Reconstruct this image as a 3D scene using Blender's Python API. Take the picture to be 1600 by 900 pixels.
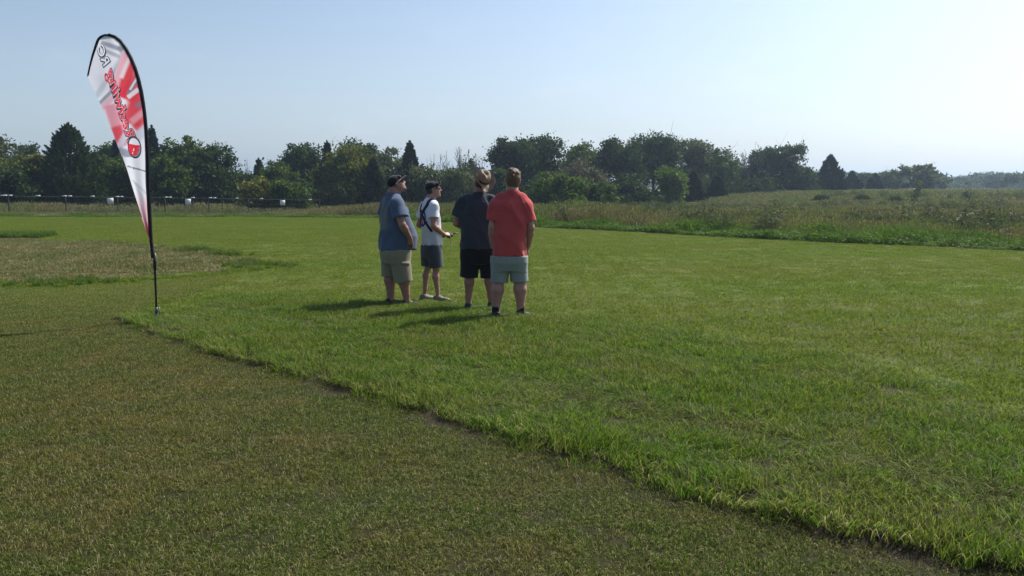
import bpy, bmesh, math, random
import numpy as np
from mathutils import Vector, Matrix, Euler, noise as mnoise

scene = bpy.context.scene
for o in list(bpy.data.objects):
    bpy.data.objects.remove(o)
COL = scene.collection
R = math.radians
# ------------------------------------------------------------------ camera
EYE = 1.62
FPX = 1300.0                      # focal length in pixels of a 1600 px wide frame
PITCH = math.atan(160.0 / FPX)
cam_d = bpy.data.cameras.new("camera")
cam_d.sensor_width = 36.0
cam_d.lens = 36.0 * FPX / 1600.0
cam_d.clip_start = 0.1
cam_d.clip_end = 6000.0
cam = bpy.data.objects.new("camera", cam_d)
cam.location = (0, 0, EYE)
cam.rotation_euler = (R(90) - PITCH, 0, 0)
COL.objects.link(cam)
scene.camera = cam
scene.render.resolution_x = 1024
scene.render.resolution_y = 576
# ------------------------------------------------------------------ light
SUN_AZ = R(51.0)                  # clockwise from +Y (the view direction) to +X
SUN_EL = R(48.0)
sd = Vector((math.sin(SUN_AZ) * math.cos(SUN_EL), math.cos(SUN_AZ) * math.cos(SUN_EL), math.sin(SUN_EL)))
world = bpy.data.worlds.new("World")
scene.world = world
world.use_nodes = True
wn = world.node_tree
wn.nodes.clear()
sky = wn.nodes.new("ShaderNodeTexSky")
sky.sky_type = 'NISHITA'
sky.sun_disc = False
sky.sun_elevation = SUN_EL
sky.sun_rotation = SUN_AZ
sky.altitude = 200
sky.air_density = 1.0
sky.dust_density = 2.2
sky.ozone_density = 2.0
bg = wn.nodes.new("ShaderNodeBackground")
bg.inputs[1].default_value = 0.094
wo = wn.nodes.new("ShaderNodeOutputWorld")
# faint wisps of cloud low in the sky, all the way round
tc = wn.nodes.new("ShaderNodeTexCoord")
mp = wn.nodes.new("ShaderNodeMapping")
mp.inputs['Scale'].default_value = (3.0, 3.0, 11.0)
nz = wn.nodes.new("ShaderNodeTexNoise")
nz.inputs['Scale'].default_value = 1.6
nz.inputs['Detail'].default_value = 7
nz.inputs['Roughness'].default_value = 0.62
cr = wn.nodes.new("ShaderNodeMapRange")
cr.inputs[1].default_value = 0.55
cr.inputs[2].default_value = 0.78
cr.inputs[3].default_value = 0.0
cr.inputs[4].default_value = 0.22
sx = wn.nodes.new("ShaderNodeSeparateXYZ")
er = wn.nodes.new("ShaderNodeMapRange")
er.inputs[1].default_value = 0.22
er.inputs[2].default_value = 0.05
er.inputs[3].default_value = 0.0
er.inputs[4].default_value = 1.0
mu = wn.nodes.new("ShaderNodeMath")
mu.operation = 'MULTIPLY'
mxs = wn.nodes.new("ShaderNodeMix")
mxs.data_type = 'RGBA'
mxs.inputs[7].default_value = (8.2, 8.3, 8.8, 1)
L = wn.links.new
L(tc.outputs['Generated'], mp.inputs[0]); L(mp.outputs[0], nz.inputs['Vector'])
L(nz.outputs[0], cr.inputs[0]); L(tc.outputs['Generated'], sx.inputs[0]); L(sx.outputs[2], er.inputs[0])
L(cr.outputs[0], mu.inputs[0]); L(er.outputs[0], mu.inputs[1]); L(mu.outputs[0], mxs.inputs[0])
hz = wn.nodes.new("ShaderNodeMix"); hz.data_type = 'RGBA'
hz.inputs[7].default_value = (5.2, 6.4, 8.0, 1)          # pale summer haze low over the horizon
hr = wn.nodes.new("ShaderNodeMapRange")
hr.inputs[1].default_value = 0.0; hr.inputs[2].default_value = 0.30; hr.inputs[3].default_value = 0.5; hr.inputs[4].default_value = 0.0
L(sx.outputs[2], hr.inputs[0]); L(hr.outputs[0], hz.inputs[0]); L(sky.outputs[0], hz.inputs[6])
L(hz.outputs[2], mxs.inputs[6]); # broad hazy brightening of the sky toward the sun
sdot = wn.nodes.new("ShaderNodeVectorMath"); sdot.operation = 'DOT_PRODUCT'
sdot.inputs[1].default_value = tuple(sd)
L(tc.outputs['Generated'], sdot.inputs[0])
pw = wn.nodes.new("ShaderNodeMath"); pw.operation = 'POWER'; pw.use_clamp = False
mxz = wn.nodes.new("ShaderNodeMath"); mxz.operation = 'MAXIMUM'; mxz.inputs[1].default_value = 0.0
L(sdot.outputs['Value'], mxz.inputs[0]); L(mxz.outputs[0], pw.inputs[0]); pw.inputs[1].default_value = 2.0
gm = wn.nodes.new("ShaderNodeMath"); gm.operation = 'MULTIPLY_ADD'; gm.inputs[1].default_value = 0.48; gm.inputs[2].default_value = 1.0
L(pw.outputs[0], gm.inputs[0])
vs = wn.nodes.new("ShaderNodeVectorMath"); vs.operation = 'SCALE'
L(mxs.outputs[2], vs.inputs[0]); L(gm.outputs[0], vs.inputs['Scale']); L(vs.outputs[0], bg.inputs[0])
L(bg.outputs[0], wo.inputs[0])

sun_d = bpy.data.lights.new("sun", 'SUN')
sun_d.energy = 5.0
sun_d.angle = R(0.5)
sun_d.color = (1.0, 0.95, 0.86)
sun = bpy.data.objects.new("sun", sun_d)
sun.rotation_euler = sd.to_track_quat('Z', 'Y').to_euler()
sun.location = (0, 0, 30)
COL.objects.link(sun)
scene.view_settings.view_transform = 'Standard'
scene.view_settings.look = 'None'
scene.view_settings.gamma = 1.0
scene.view_settings.use_curve_mapping = False
scene.view_settings.exposure = 0.42
# ------------------------------------------------------------------ helpers
rng = np.random.default_rng(7)
random.seed(7)


def sstep(a, b, x):
    t = np.clip((np.asarray(x, dtype=float) - a) / (b - a), 0, 1)
    return t * t * (3 - 2 * t)


def ground_z(x, y):
    x = np.asarray(x, dtype=float); y = np.asarray(y, dtype=float)
    z = -0.95 * sstep(41, 68, y) + 1.70 * sstep(4, 33, x) * sstep(40, 94, y)
    z = z + 0.03 * np.sin(x * 0.31 + 1.0) * np.sin(y * 0.23) * sstep(14, 30, y)
    return z


def gp(px, py):
    """ground point (flat near field) seen at a pixel of the 1600x900 frame"""
    a = math.atan((py - 450) / FPX) + PITCH
    Y = EYE / math.tan(a)
    d = Y * math.cos(PITCH) + EYE * math.sin(PITCH)
    return ((px - 800) / FPX * d, Y)


def at(px, py, Y):
    """point at distance Y in front of the camera whose direction is a pixel"""
    a = PITCH + math.atan((py - 450) / FPX)
    dz = -Y * math.tan(a)
    d = Y * math.cos(PITCH) - dz * math.sin(PITCH)
    return Vector(((px - 800) / FPX * d, Y, EYE + dz))


def tag(o, label=None, cat=None, group=None, kind=None):
    if label: o['label'] = label
    if cat: o['category'] = cat
    if group: o['group'] = group
    if kind: o['kind'] = kind
    return o


def empty(name, loc=(0, 0, 0), rz=0.0):
    o = bpy.data.objects.new(name, None)
    o.location = loc
    o.rotation_euler = (0, 0, rz)
    o.empty_display_size = 0.2
    COL.objects.link(o)
    return o


def link(name, me, mat=None, parent=None, smooth=False):
    o = bpy.data.objects.new(name, me)
    COL.objects.link(o)
    if mat is not None:
        me.materials.clear()
        me.materials.append(mat)
    if parent is not None:
        o.parent = parent
    if smooth:
        me.polygons.foreach_set('use_smooth', np.ones(len(me.polygons), dtype=bool))
    return o


def np_mesh(name, V, F):
    """mesh from vertex array (n,3) and a face array (m,3) or (m,4)"""
    V = np.ascontiguousarray(V, dtype=np.float32)
    F = np.ascontiguousarray(F, dtype=np.int32)
    me = bpy.data.meshes.new(name)
    k = F.shape[1]
    me.vertices.add(len(V))
    me.vertices.foreach_set('co', V.ravel())
    me.loops.add(F.size)
    me.loops.foreach_set('vertex_index', F.ravel())
    me.polygons.add(len(F))
    me.polygons.foreach_set('loop_start', np.arange(0, F.size, k, dtype=np.int32))
    me.polygons.foreach_set('loop_total', np.full(len(F), k, dtype=np.int32))
    me.update(calc_edges=True)
    return me


def tube_arrays(pts, rad, n=8, caps=True):
    """tapered tube along a polyline, as (V, F quads+degenerate caps)"""
    pts = np.asarray(pts, dtype=float)
    m = len(pts)
    rad = np.broadcast_to(np.asarray(rad, dtype=float), (m,))
    T = np.gradient(pts, axis=0)
    T /= np.linalg.norm(T, axis=1)[:, None] + 1e-12
    up = np.array([0, 0, 1.0]) if abs(T[0, 2]) < 0.9 else np.array([1.0, 0, 0])
    V = []
    for i in range(m):
        a = np.cross(T[i], up); a /= np.linalg.norm(a) + 1e-12
        b = np.cross(a, T[i])
        up = b
        th = np.arange(n) * 2 * math.pi / n
        V.append(pts[i] + rad[i] * (np.cos(th)[:, None] * a + np.sin(th)[:, None] * b))
    V = np.concatenate(V)
    F = []
    for i in range(m - 1):
        for j in range(n):
            k = (j + 1) % n
            F.append((i * n + j, i * n + k, (i + 1) * n + k, (i + 1) * n + j))
    if caps:
        c0 = len(V); V = np.vstack([V, pts[0], pts[-1]])
        for j in range(0, n, 2):
            F.append((c0, (j + 2) % n, (j + 1) % n, j))
            F.append((c0 + 1, (m - 1) * n + j, (m - 1) * n + (j + 1) % n, (m - 1) * n + (j + 2) % n))
    return V, np.array(F, dtype=np.int32)


def merge(parts):
    V = []; F = []; o = 0
    for v, f in parts:
        V.append(v); F.append(np.asarray(f) + o); o += len(v)
    return np.concatenate(V), np.concatenate(F)


def box_arrays(c, s, M=None):
    x, y, z = [k / 2 for k in s]
    V = np.array([(-x, -y, -z), (x, -y, -z), (x, y, -z), (-x, y, -z), (-x, -y, z), (x, -y, z), (x, y, z), (-x, y, z)], dtype=float)
    if M is not None:
        V = V @ np.array(M).T
    V = V + np.array(c, dtype=float)
    F = np.array([(0, 3, 2, 1), (4, 5, 6, 7), (0, 1, 5, 4), (1, 2, 6, 5), (2, 3, 7, 6), (3, 0, 4, 7)])
    return V, F


# ------------------------------------------------------------------ materials
def new_mat(name):
    m = bpy.data.materials.new(name)
    m.use_nodes = True
    nt = m.node_tree
    nt.nodes.clear()
    out = nt.nodes.new("ShaderNodeOutputMaterial")
    return m, nt, out


def N(nt, typ, **kw):
    n = nt.nodes.new(typ)
    for k, v in kw.items():
        setattr(n, k, v)
    return n


def ramp(nt, fac, stops):
    r = nt.nodes.new("ShaderNodeValToRGB")
    el = r.color_ramp.elements
    while len(el) < len(stops):
        el.new(0.5)
    for e, (p, c) in zip(el, stops):
        e.position = p
        e.color = (c[0], c[1], c[2], 1)
    nt.links.new(fac, r.inputs[0])
    return r.outputs[0]


def wnoise(nt, scale, detail=3, rough=0.55, vec=None, stretch=None):
    n = nt.nodes.new("ShaderNodeTexNoise")
    n.inputs['Scale'].default_value = scale
    n.inputs['Detail'].default_value = detail
    n.inputs['Roughness'].default_value = rough
    if vec is None:
        g = nt.nodes.new("ShaderNodeNewGeometry")
        vec = g.outputs['Position']
    if stretch is not None:
        m = nt.nodes.new("ShaderNodeMapping")
        m.inputs['Rotation'].default_value = (0, 0, stretch[3])
        m.inputs['Scale'].default_value = stretch[:3]
        nt.links.new(vec, m.inputs[0])
        vec = m.outputs[0]
    nt.links.new(vec, n.inputs['Vector'])
    return n.outputs[0]


def mixc(nt, fac, a, b, blend='MIX'):
    m = nt.nodes.new("ShaderNodeMix")
    m.data_type = 'RGBA'
    m.blend_type = blend
    for i, v in ((0, fac), (6, a), (7, b)):
        if isinstance(v, (int, float)):
            m.inputs[i].default_value = v
        elif isinstance(v, (tuple, list)):
            m.inputs[i].default_value = (v[0], v[1], v[2], 1)
        else:
            nt.links.new(v, m.inputs[i])
    return m.outputs[2]


def maprange(nt, v, a, b, c=0.0, d=1.0):
    m = nt.nodes.new("ShaderNodeMapRange")
    m.inputs[1].default_value = a; m.inputs[2].default_value = b
    m.inputs[3].default_value = c; m.inputs[4].default_value = d
    nt.links.new(v, m.inputs[0])
    return m.outputs[0]


def attr(nt, name, out=2):
    a = nt.nodes.new("ShaderNodeAttribute")
    a.attribute_name = name
    return a.outputs[out]


def simple_mat(name, col, rough=0.7, var=0.12, scale=12, spec=0.3, metal=0.0, bump=0.0, bscale=40, sheen=0.0):
    m, nt, out = new_mat(name)
    b = N(nt, "ShaderNodeBsdfPrincipled")
    tcn = N(nt, "ShaderNodeTexCoord")
    n = wnoise(nt, scale, 4, 0.6, tcn.outputs['Object'])
    dark = [c * (1 - var) for c in col]; lite = [min(1, c * (1 + var)) for c in col]
    c = ramp(nt, n, [(0.3, dark), (0.7, lite)])
    nt.links.new(c, b.inputs['Base Color'])
    b.inputs['Roughness'].default_value = rough
    b.inputs['Metallic'].default_value = metal
    b.inputs['Specular IOR Level'].default_value = spec
    if sheen:
        b.inputs['Sheen Weight'].default_value = sheen
    if bump:
        bn = N(nt, "ShaderNodeBump")
        bn.inputs['Strength'].default_value = bump
        bn.inputs['Distance'].default_value = 0.01
        n2 = wnoise(nt, bscale, 4, 0.6, tcn.outputs['Object'])
        nt.links.new(n2, bn.inputs['Height'])
        nt.links.new(bn.outputs[0], b.inputs['Normal'])
    nt.links.new(b.outputs[0], out.inputs[0])
    return m


def leaf_mat(name, colnode_fn, transl=0.35, rough=0.55, spec=0.25, tint=(1.15, 1.25, 0.5)):
    """two sided leaf / blade: glossy diffuse front plus light coming through"""
    m, nt, out = new_mat(name)
    c = colnode_fn(nt)
    b = N(nt, "ShaderNodeBsdfPrincipled")
    b.inputs['Roughness'].default_value = rough
    b.inputs['Specular IOR Level'].default_value = spec
    nt.links.new(c, b.inputs['Base Color'])
    t = N(nt, "ShaderNodeBsdfTranslucent")
    tcol = mixc(nt, 1.0, c, tint, 'MULTIPLY')
    nt.links.new(tcol, t.inputs[0])
    mx = N(nt, "ShaderNodeMixShader")
    mx.inputs[0].default_value = transl
    nt.links.new(b.outputs[0], mx.inputs[1]); nt.links.new(t.outputs[0], mx.inputs[2])
    nt.links.new(mx.outputs[0], out.inputs[0])
    return m


def island(nt):
    g = nt.nodes.new("ShaderNodeNewGeometry")
    return g.outputs['Random Per Island']


# lawn colour fields shared by the ground sheet and the blades that grow on it
def turf_colour(nt):
    big = wnoise(nt, 0.55, 5, 0.62)
    mid = wnoise(nt, 2.6, 5, 0.65)
    a = ramp(nt, mid, [(0.30, (0.069, 0.092, 0.017)), (0.47, (0.098, 0.112, 0.023)), (0.60, (0.124, 0.116, 0.030)), (0.72, (0.150, 0.131, 0.041))])
    b = ramp(nt, mid, [(0.32, (0.056, 0.098, 0.013)), (0.62, (0.089, 0.120, 0.018)), (0.75, (0.119, 0.120, 0.028))])
    return mixc(nt, maprange(nt, big, 0.44, 0.56), b, a)


def field_colour(nt):
    big = wnoise(nt, 0.12, 4, 0.6, stretch=(1, 3.5, 1, R(8)))
    mid = wnoise(nt, 0.9, 6, 0.7, stretch=(0.6, 2.2, 1, R(4)))
    a = ramp(nt, mid, [(0.3, (0.101, 0.159, 0.024)), (0.55, (0.131, 0.185, 0.031)), (0.75, (0.164, 0.198, 0.044))])
    b = ramp(nt, mid, [(0.3, (0.124, 0.162, 0.031)), (0.7, (0.169, 0.190, 0.048))])
    return mixc(nt, maprange(nt, big, 0.35, 0.65), a, b)


def lush_colour(nt):
    big = wnoise(nt, 0.8, 4, 0.6)
    mid = wnoise(nt, 3.5, 4, 0.65)
    a = ramp(nt, mid, [(0.28, (0.071, 0.144, 0.016)), (0.55, (0.113, 0.192, 0.026)), (0.75, (0.162, 0.210, 0.044))])
    b = ramp(nt, mid, [(0.3, (0.103, 0.163, 0.026)), (0.7, (0.172, 0.192, 0.059))])
    return mixc(nt, maprange(nt, big, 0.4, 0.62), a, b)


def dry_colour(nt):
    mid = wnoise(nt, 1.1, 6, 0.72)
    return ramp(nt, mid, [(0.30, (0.075, 0.110, 0.024)), (0.46, (0.120, 0.130, 0.045)), (0.58, (0.180, 0.155, 0.070)), (0.74, (0.125, 0.115, 0.045))])


def meadow_colour(nt):
    big = wnoise(nt, 0.07, 5, 0.65, stretch=(1, 2.4, 1, 0))
    mid = wnoise(nt, 0.7, 4, 0.6)
    fine = wnoise(nt, 0.22, 4, 0.6)
    a = ramp(nt, mid, [(0.3, (0.121, 0.108, 0.066)), (0.55, (0.166, 0.146, 0.090)), (0.75, (0.151, 0.154, 0.077))])
    b = ramp(nt, mid, [(0.3, (0.086, 0.121, 0.042)), (0.7, (0.136, 0.160, 0.066))])
    c = mixc(nt, maprange(nt, big, 0.44, 0.56), a, b)
    c = mixc(nt, maprange(nt, fine, 0.60, 0.68), c, (0.071, 0.083, 0.061))
    g = nt.nodes.new("ShaderNodeNewGeometry"); s = nt.nodes.new("ShaderNodeSeparateXYZ")
    nt.links.new(g.outputs['Position'], s.inputs[0])
    # greener, finer grass up on the rise and on the moist ground along the lawn to the right
    c = mixc(nt, maprange(nt, s.outputs[1], 62, 90, 0.0, 0.75), c, (0.121, 0.154, 0.068))
    yel = wnoise(nt, 0.16, 5, 0.7, stretch=(1, 1.8, 1, 0.4))
    return mixc(nt, maprange(nt, yel, 0.60, 0.66, 0.0, 0.6), c, (0.202, 0.187, 0.050))


def blade_mat(name, fn, spread=0.45, dry=0.12, drycol=(0.30, 0.24, 0.12), transl=0.35, spec=0.3, rough=0.45):
    def c(nt):
        base = fn(nt)
        isl = island(nt)
        v = maprange(nt, isl, 0, 1, 1 - spread, 1 + spread)
        cc = N(nt, "ShaderNodeCombineXYZ")
        for i in range(3):
            nt.links.new(v, cc.inputs[i])
        base = mixc(nt, 1.0, base, cc.outputs[0], 'MULTIPLY')
        m7 = N(nt, "ShaderNodeMath", operation='MULTIPLY'); m7.inputs[1].default_value = 7.31
        fr = N(nt, "ShaderNodeMath", operation='FRACT')
        nt.links.new(isl, m7.inputs[0]); nt.links.new(m7.outputs[0], fr.inputs[0])
        lt = N(nt, "ShaderNodeMath", operation='LESS_THAN'); lt.inputs[1].default_value = dry
        nt.links.new(fr.outputs[0], lt.inputs[0])
        return mixc(nt, lt.outputs[0], base, drycol)
    return leaf_mat(name, c, transl, rough, spec)
# ------------------------------------------------------------------ zones of the field (metres)
front = np.array([gp(*p) for p in [(188, 497), (200, 505), (245, 520), (330, 548), (430, 577), (530, 605), (640, 638), (720, 662), (800, 688),
                                   (900, 718), (1000, 748), (1100, 778), (1200, 805), (1300, 832), (1400, 856), (1500, 878), (1620, 904), (1850, 950)]])
back = np.array([gp(*p) for p in [(188, 497), (215, 486), (300, 466), (440, 450), (600, 462), (840, 474), (1000, 500), (1200, 522),
                                  (1400, 562), (1600, 612), (1850, 680)]])
drypoly = np.array([gp(*p) for p in [(-260, 366), (0, 370), (70, 375), (180, 380), (300, 391), (370, 402), (406, 412), (396, 421), (300, 432),
                                     (200, 439), (90, 446), (0, 446), (-300, 448)]])
bound = np.array([(-70.0, 43.5)] + [gp(*p) for p in [(0, 339), (300, 338), (600, 341)]] + [gp(*p) for p in [(840, 356), (1000, 363), (1200, 374), (1400, 384), (1600, 392), (1900, 408)]])
bound = np.vstack([bound, bound[-1] + (bound[-1] - bound[-2]) * 6])


def seg_dist(P, line):
    """distance to a polyline and the side of the nearest segment (+ = left of its direction)"""
    best = np.full(len(P), 1e9); side = np.zeros(len(P))
    for a, b in zip(line[:-1], line[1:]):
        ab = b - a
        t = np.clip(((P - a) @ ab) / (ab @ ab), 0, 1)
        q = a + t[:, None] * ab
        d = np.linalg.norm(P - q, axis=1)
        s = np.sign(ab[0] * (P[:, 1] - a[1]) - ab[1] * (P[:, 0] - a[0]))
        m = d < best
        best[m] = d[m]; side[m] = s[m]
    return best, side


def in_poly(P, poly):
    x, y = P[:, 0], P[:, 1]
    inside = np.zeros(len(P), bool)
    j = len(poly) - 1
    for i in range(len(poly)):
        xi, yi = poly[i]; xj, yj = poly[j]
        c = ((yi > y) != (yj > y)) & (x < (xj - xi) * (y - yi) / (yj - yi + 1e-12) + xi)
        inside ^= c
        j = i
    return inside


def vnoise(P, s, seed=0):
    """cheap smooth 2-D noise in 0..1"""
    r = np.random.default_rng(seed)
    g = r.random((64, 64))
    x = P[:, 0] / s; y = P[:, 1] / s
    xi = np.floor(x).astype(int); yi = np.floor(y).astype(int)
    fx = x - xi; fy = y - yi
    fx = fx * fx * (3 - 2 * fx); fy = fy * fy * (3 - 2 * fy)
    a = g[xi % 64, yi % 64]; b = g[(xi + 1) % 64, yi % 64]; c = g[xi % 64, (yi + 1) % 64]; d = g[(xi + 1) % 64, (yi + 1) % 64]
    return (a * (1 - fx) + b * fx) * (1 - fy) + (c * (1 - fx) + d * fx) * fy


lushpoly = np.vstack([front, back[::-1]])


def zones(P):
    inl = in_poly(P, lushpoly)
    df, _ = seg_dist(P, front)
    db, _ = seg_dist(P, back)
    wob = 0.05 * (vnoise(P, 0.25, 3) - 0.5)
    lush = np.where(inl, np.minimum(1, np.where(df < 1.0, 1, 1)), 0) * sstep(0, 1.3, db + (vnoise(P, 0.6, 9) - 0.5) * 0.7 + np.where(df < 0.5, 0.9, 0.0) + wob)
    ind = in_poly(P, drypoly)
    dd, _ = seg_dist(P, np.vstack([drypoly, drypoly[:1]]))
    dry = np.where(ind, sstep(0.05, 1.1, dd + (vnoise(P, 0.8, 76) - .5) * 0.8), 0)
    bd, bs = seg_dist(P, bound)
    mead = np.where(bs > 0, bd, -bd)
    return lush, dry, mead, df, inl, ind, dd


def beyond(P):
    _, s = seg_dist(P, back)
    return (s > 0) & (P[:, 0] > back[0, 0]) & ((P[:, 1] > back[0, 1]) | (P[:, 0] > -3.0)) & ~in_poly(P, lushpoly)


# ------------------------------------------------------------------ ground sheet
def ground_sheet():
    ys = np.concatenate([[-1500, -400, -100, -30, -10, -3, 0, 1.5], np.arange(2.5, 14, 0.12), np.arange(14, 26, 0.3), np.arange(26, 60, 0.8), np.arange(60, 130, 2.5),
                         [140, 160, 200, 260, 350, 500, 800, 1100, 1500]])
    xs = np.concatenate([[-1500, -800, -400, -200, -120, -80, -60, -45, -35, -28, -22, -17, -13], np.arange(-10, 10, 0.12), [10.4, 11, 12, 13, 14.5, 16, 18, 20, 23, 26, 30, 34, 38, 44, 50, 60, 75, 95, 120, 200, 400, 800, 1500]])
    X, Y = np.meshgrid(xs, ys)
    P = np.stack([X.ravel(), Y.ravel()], 1)
    lush, dry, mead, df, inl, ind, dd = zones(P)
    z = ground_z(P[:, 0], P[:, 1])
    z = z + np.where(inl, 0.050 * sstep(0.0, 0.10, df) * lush, 0) + 0.02 * dry
    z = z - 0.006 * vnoise(P, 0.35, 1) * (np.abs(P[:, 1]) < 60)
    nx, ny = len(xs), len(ys)
    i = np.arange(ny - 1)[:, None] * nx + np.arange(nx - 1)[None, :]
    i = i.ravel()
    F = np.stack([i, i + 1, i + nx + 1, i + nx], 1)
    me = np_mesh("ground", np.column_stack([P, z]), F)
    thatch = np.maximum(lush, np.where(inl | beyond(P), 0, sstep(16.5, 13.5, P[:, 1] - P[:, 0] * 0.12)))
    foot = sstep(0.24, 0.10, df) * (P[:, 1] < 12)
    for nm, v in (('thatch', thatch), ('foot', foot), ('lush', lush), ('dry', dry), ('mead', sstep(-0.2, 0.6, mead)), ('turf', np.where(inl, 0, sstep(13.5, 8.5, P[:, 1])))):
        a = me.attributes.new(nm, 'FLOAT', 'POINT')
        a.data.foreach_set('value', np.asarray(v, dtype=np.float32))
    m, nt, out = new_mat("ground")
    b = N(nt, "ShaderNodeBsdfPrincipled")
    b.inputs['Roughness'].default_value = 0.9
    b.inputs['Specular IOR Level'].default_value = 0.15
    c = mixc(nt, attr(nt, 'turf'), field_colour(nt), turf_colour(nt))
    c = mixc(nt, attr(nt, 'lush'), c, lush_colour(nt))
    c = mixc(nt, attr(nt, 'dry'), c, dry_colour(nt))
    c = mixc(nt, attr(nt, 'mead'), c, meadow_colour(nt))
    c = mixc(nt, 0.15, c, (0.070, 0.060, 0.030))
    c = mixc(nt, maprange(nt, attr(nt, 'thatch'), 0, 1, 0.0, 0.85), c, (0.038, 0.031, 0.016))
    c = mixc(nt, attr(nt, 'foot'), c, mixc(nt, wnoise(nt, 6, 4, 0.6), (0.024, 0.020, 0.012), (0.075, 0.060, 0.030)))  # bare soil, coloured extra dark to paint in the shadow below the long-grass edge
    fine = wnoise(nt, 55, 4, 0.75)
    fine2 = wnoise(nt, 9, 5, 0.7)
    c = mixc(nt, 1.0, c, ramp(nt, fine, [(0.32, (0.55, 0.55, 0.55)), (0.68, (1.15, 1.15, 1.15))]), 'MULTIPLY')
    c = mixc(nt, 1.0, c, ramp(nt, fine2, [(0.3, (0.82, 0.82, 0.82)), (0.7, (1.05, 1.05, 1.05))]), 'MULTIPLY')
    nt.links.new(c, b.inputs['Base Color'])
    bn = N(nt, "ShaderNodeBump")
    bn.inputs['Strength'].default_value = 0.9
    bn.inputs['Distance'].default_value = 0.02
    nt.links.new(fine, bn.inputs['Height'])
    nt.links.new(bn.outputs[0], b.inputs['Normal'])
    nt.links.new(b.outputs[0], out.inputs[0])
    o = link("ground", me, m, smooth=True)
    tag(o, kind='structure')


ground_sheet()


# ------------------------------------------------------------------ grass tiles
def blades(n, size, h, w, lean, seed, bias=(0, 0), seg=2, droop=0.5, hvar=0.35):
    """n bent blades rooted in a square of side `size`; returns V, F(triangles)"""
    r = np.random.default_rng(seed)
    p = (r.random((n, 2)) - 0.5) * size
    hh = h * (1 + hvar * (r.random(n) * 2 - 1))
    ang = r.random(n) * 2 * math.pi
    ln = lean * np.sqrt(r.random(n)) * hh
    dx = np.cos(ang) * ln + bias[0] * hh; dy = np.sin(ang) * ln + bias[1] * hh
    wa = r.random(n) * math.pi
    wx = np.cos(wa) * w * 0.5 * (0.7 + 0.6 * r.random(n)); wy = np.sin(wa) * w * 0.5 * (0.7 + 0.6 * r.random(n))
    V = []
    z0 = np.zeros(n)
    base = np.stack([p[:, 0], p[:, 1], z0 - 0.004], 1)
    W = np.stack([wx, wy, z0], 1)
    rows = [base - W, base + W]
    for s in range(1, seg):
        t = s / seg
        c = np.stack([p[:, 0] + dx * t ** 1.6, p[:, 1] + dy * t ** 1.6, hh * (t - droop * 0.15 * t * t)], 1)
        rows += [c - W * (1 - 0.35 * t), c + W * (1 - 0.35 * t)]
    tip = np.stack([p[:, 0] + dx, p[:, 1] + dy, hh * (1 - droop * np.minimum(1, np.hypot(dx, dy) / (hh + 1e-6)) * 0.6)], 1)
    rows.append(tip)
    k = len(rows)
    V = np.stack(rows, 1).reshape(-1, 3)
    F = []
    b0 = np.arange(n) * k
    for s in range(seg - 1):
        o = 2 * s
        F.append(np.stack([b0 + o, b0 + o + 1, b0 + o + 3], 1)); F.append(np.stack([b0 + o, b0 + o + 3, b0 + o + 2], 1))
    o = 2 * (seg - 1)
    F.append(np.stack([b0 + o, b0 + o + 1, b0 + o + 2], 1))
    return V, np.concatenate(F)


def tile_obj(name, V, F, mat):
    me = np_mesh(name, V, F)
    me.materials.append(mat)
    return bpy.data.objects.new(name, me)      # not linked: only a source for the scatter


def scatter(name, P, rot, scl, idx, sources, label=None, cat='grass'):
    """one object of many copies of the sources, grown by geometry nodes"""
    coll = bpy.data.collections.new(name + "_tiles")
    for k, s in enumerate(sources):
        s.name = "%s_tile_%02d" % (name, k)
        coll.objects.link(s)
    me = bpy.data.meshes.new(name)
    me.vertices.add(len(P))
    me.vertices.foreach_set('co', np.asarray(P, dtype=np.float32).ravel())
    for nm, typ, key, v in (('rot', 'FLOAT_VECTOR', 'vector', rot), ('scl', 'FLOAT_VECTOR', 'vector', scl)):
        a = me.attributes.new(nm, typ, 'POINT')
        a.data.foreach_set(key, np.asarray(v, dtype=np.float32).ravel())
    a = me.attributes.new('idx', 'INT', 'POINT')
    a.data.foreach_set('value', np.asarray(idx, dtype=np.int32))
    o = bpy.data.objects.new(name, me)
    COL.objects.link(o)
    ng = bpy.data.node_groups.new(name + "_nodes", 'GeometryNodeTree')
    ng.interface.new_socket('Geometry', in_out='INPUT', socket_type='NodeSocketGeometry')
    ng.interface.new_socket('Geometry', in_out='OUTPUT', socket_type='NodeSocketGeometry')
    gi = ng.nodes.new('NodeGroupInput'); go = ng.nodes.new('NodeGroupOutput')
    ci = ng.nodes.new('GeometryNodeCollectionInfo')
    ci.inputs['Collection'].default_value = coll
    ci.inputs['Separate Children'].default_value = True
    ci.inputs['Reset Children'].default_value = True
    m2p = ng.nodes.new('GeometryNodeMeshToPoints')
    ip = ng.nodes.new('GeometryNodeInstanceOnPoints')
    ip.inputs['Pick Instance'].default_value = True
    def na(nm, t):
        n = ng.nodes.new('GeometryNodeInputNamedAttribute')
        n.data_type = t
        n.inputs['Name'].default_value = nm
        return n.outputs[0]
    ln = ng.links.new
    e2r = ng.nodes.new('FunctionNodeEulerToRotation')
    ln(na('rot', 'FLOAT_VECTOR'), e2r.inputs[0])
    ln(gi.outputs[0], m2p.inputs[0]); ln(m2p.outputs[0], ip.inputs['Points'])
    ln(ci.outputs[0], ip.inputs['Instance'])
    ln(na('idx', 'INT'), ip.inputs['Instance Index'])
    ln(e2r.outputs[0], ip.inputs['Rotation'])
    ln(na('scl', 'FLOAT_VECTOR'), ip.inputs['Scale'])
    ln(ip.outputs[0], go.inputs[0])
    md = o.modifiers.new('grow', 'NODES')
    md.node_group = ng
    tag(o, label, cat, kind='stuff')
    return o


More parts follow.
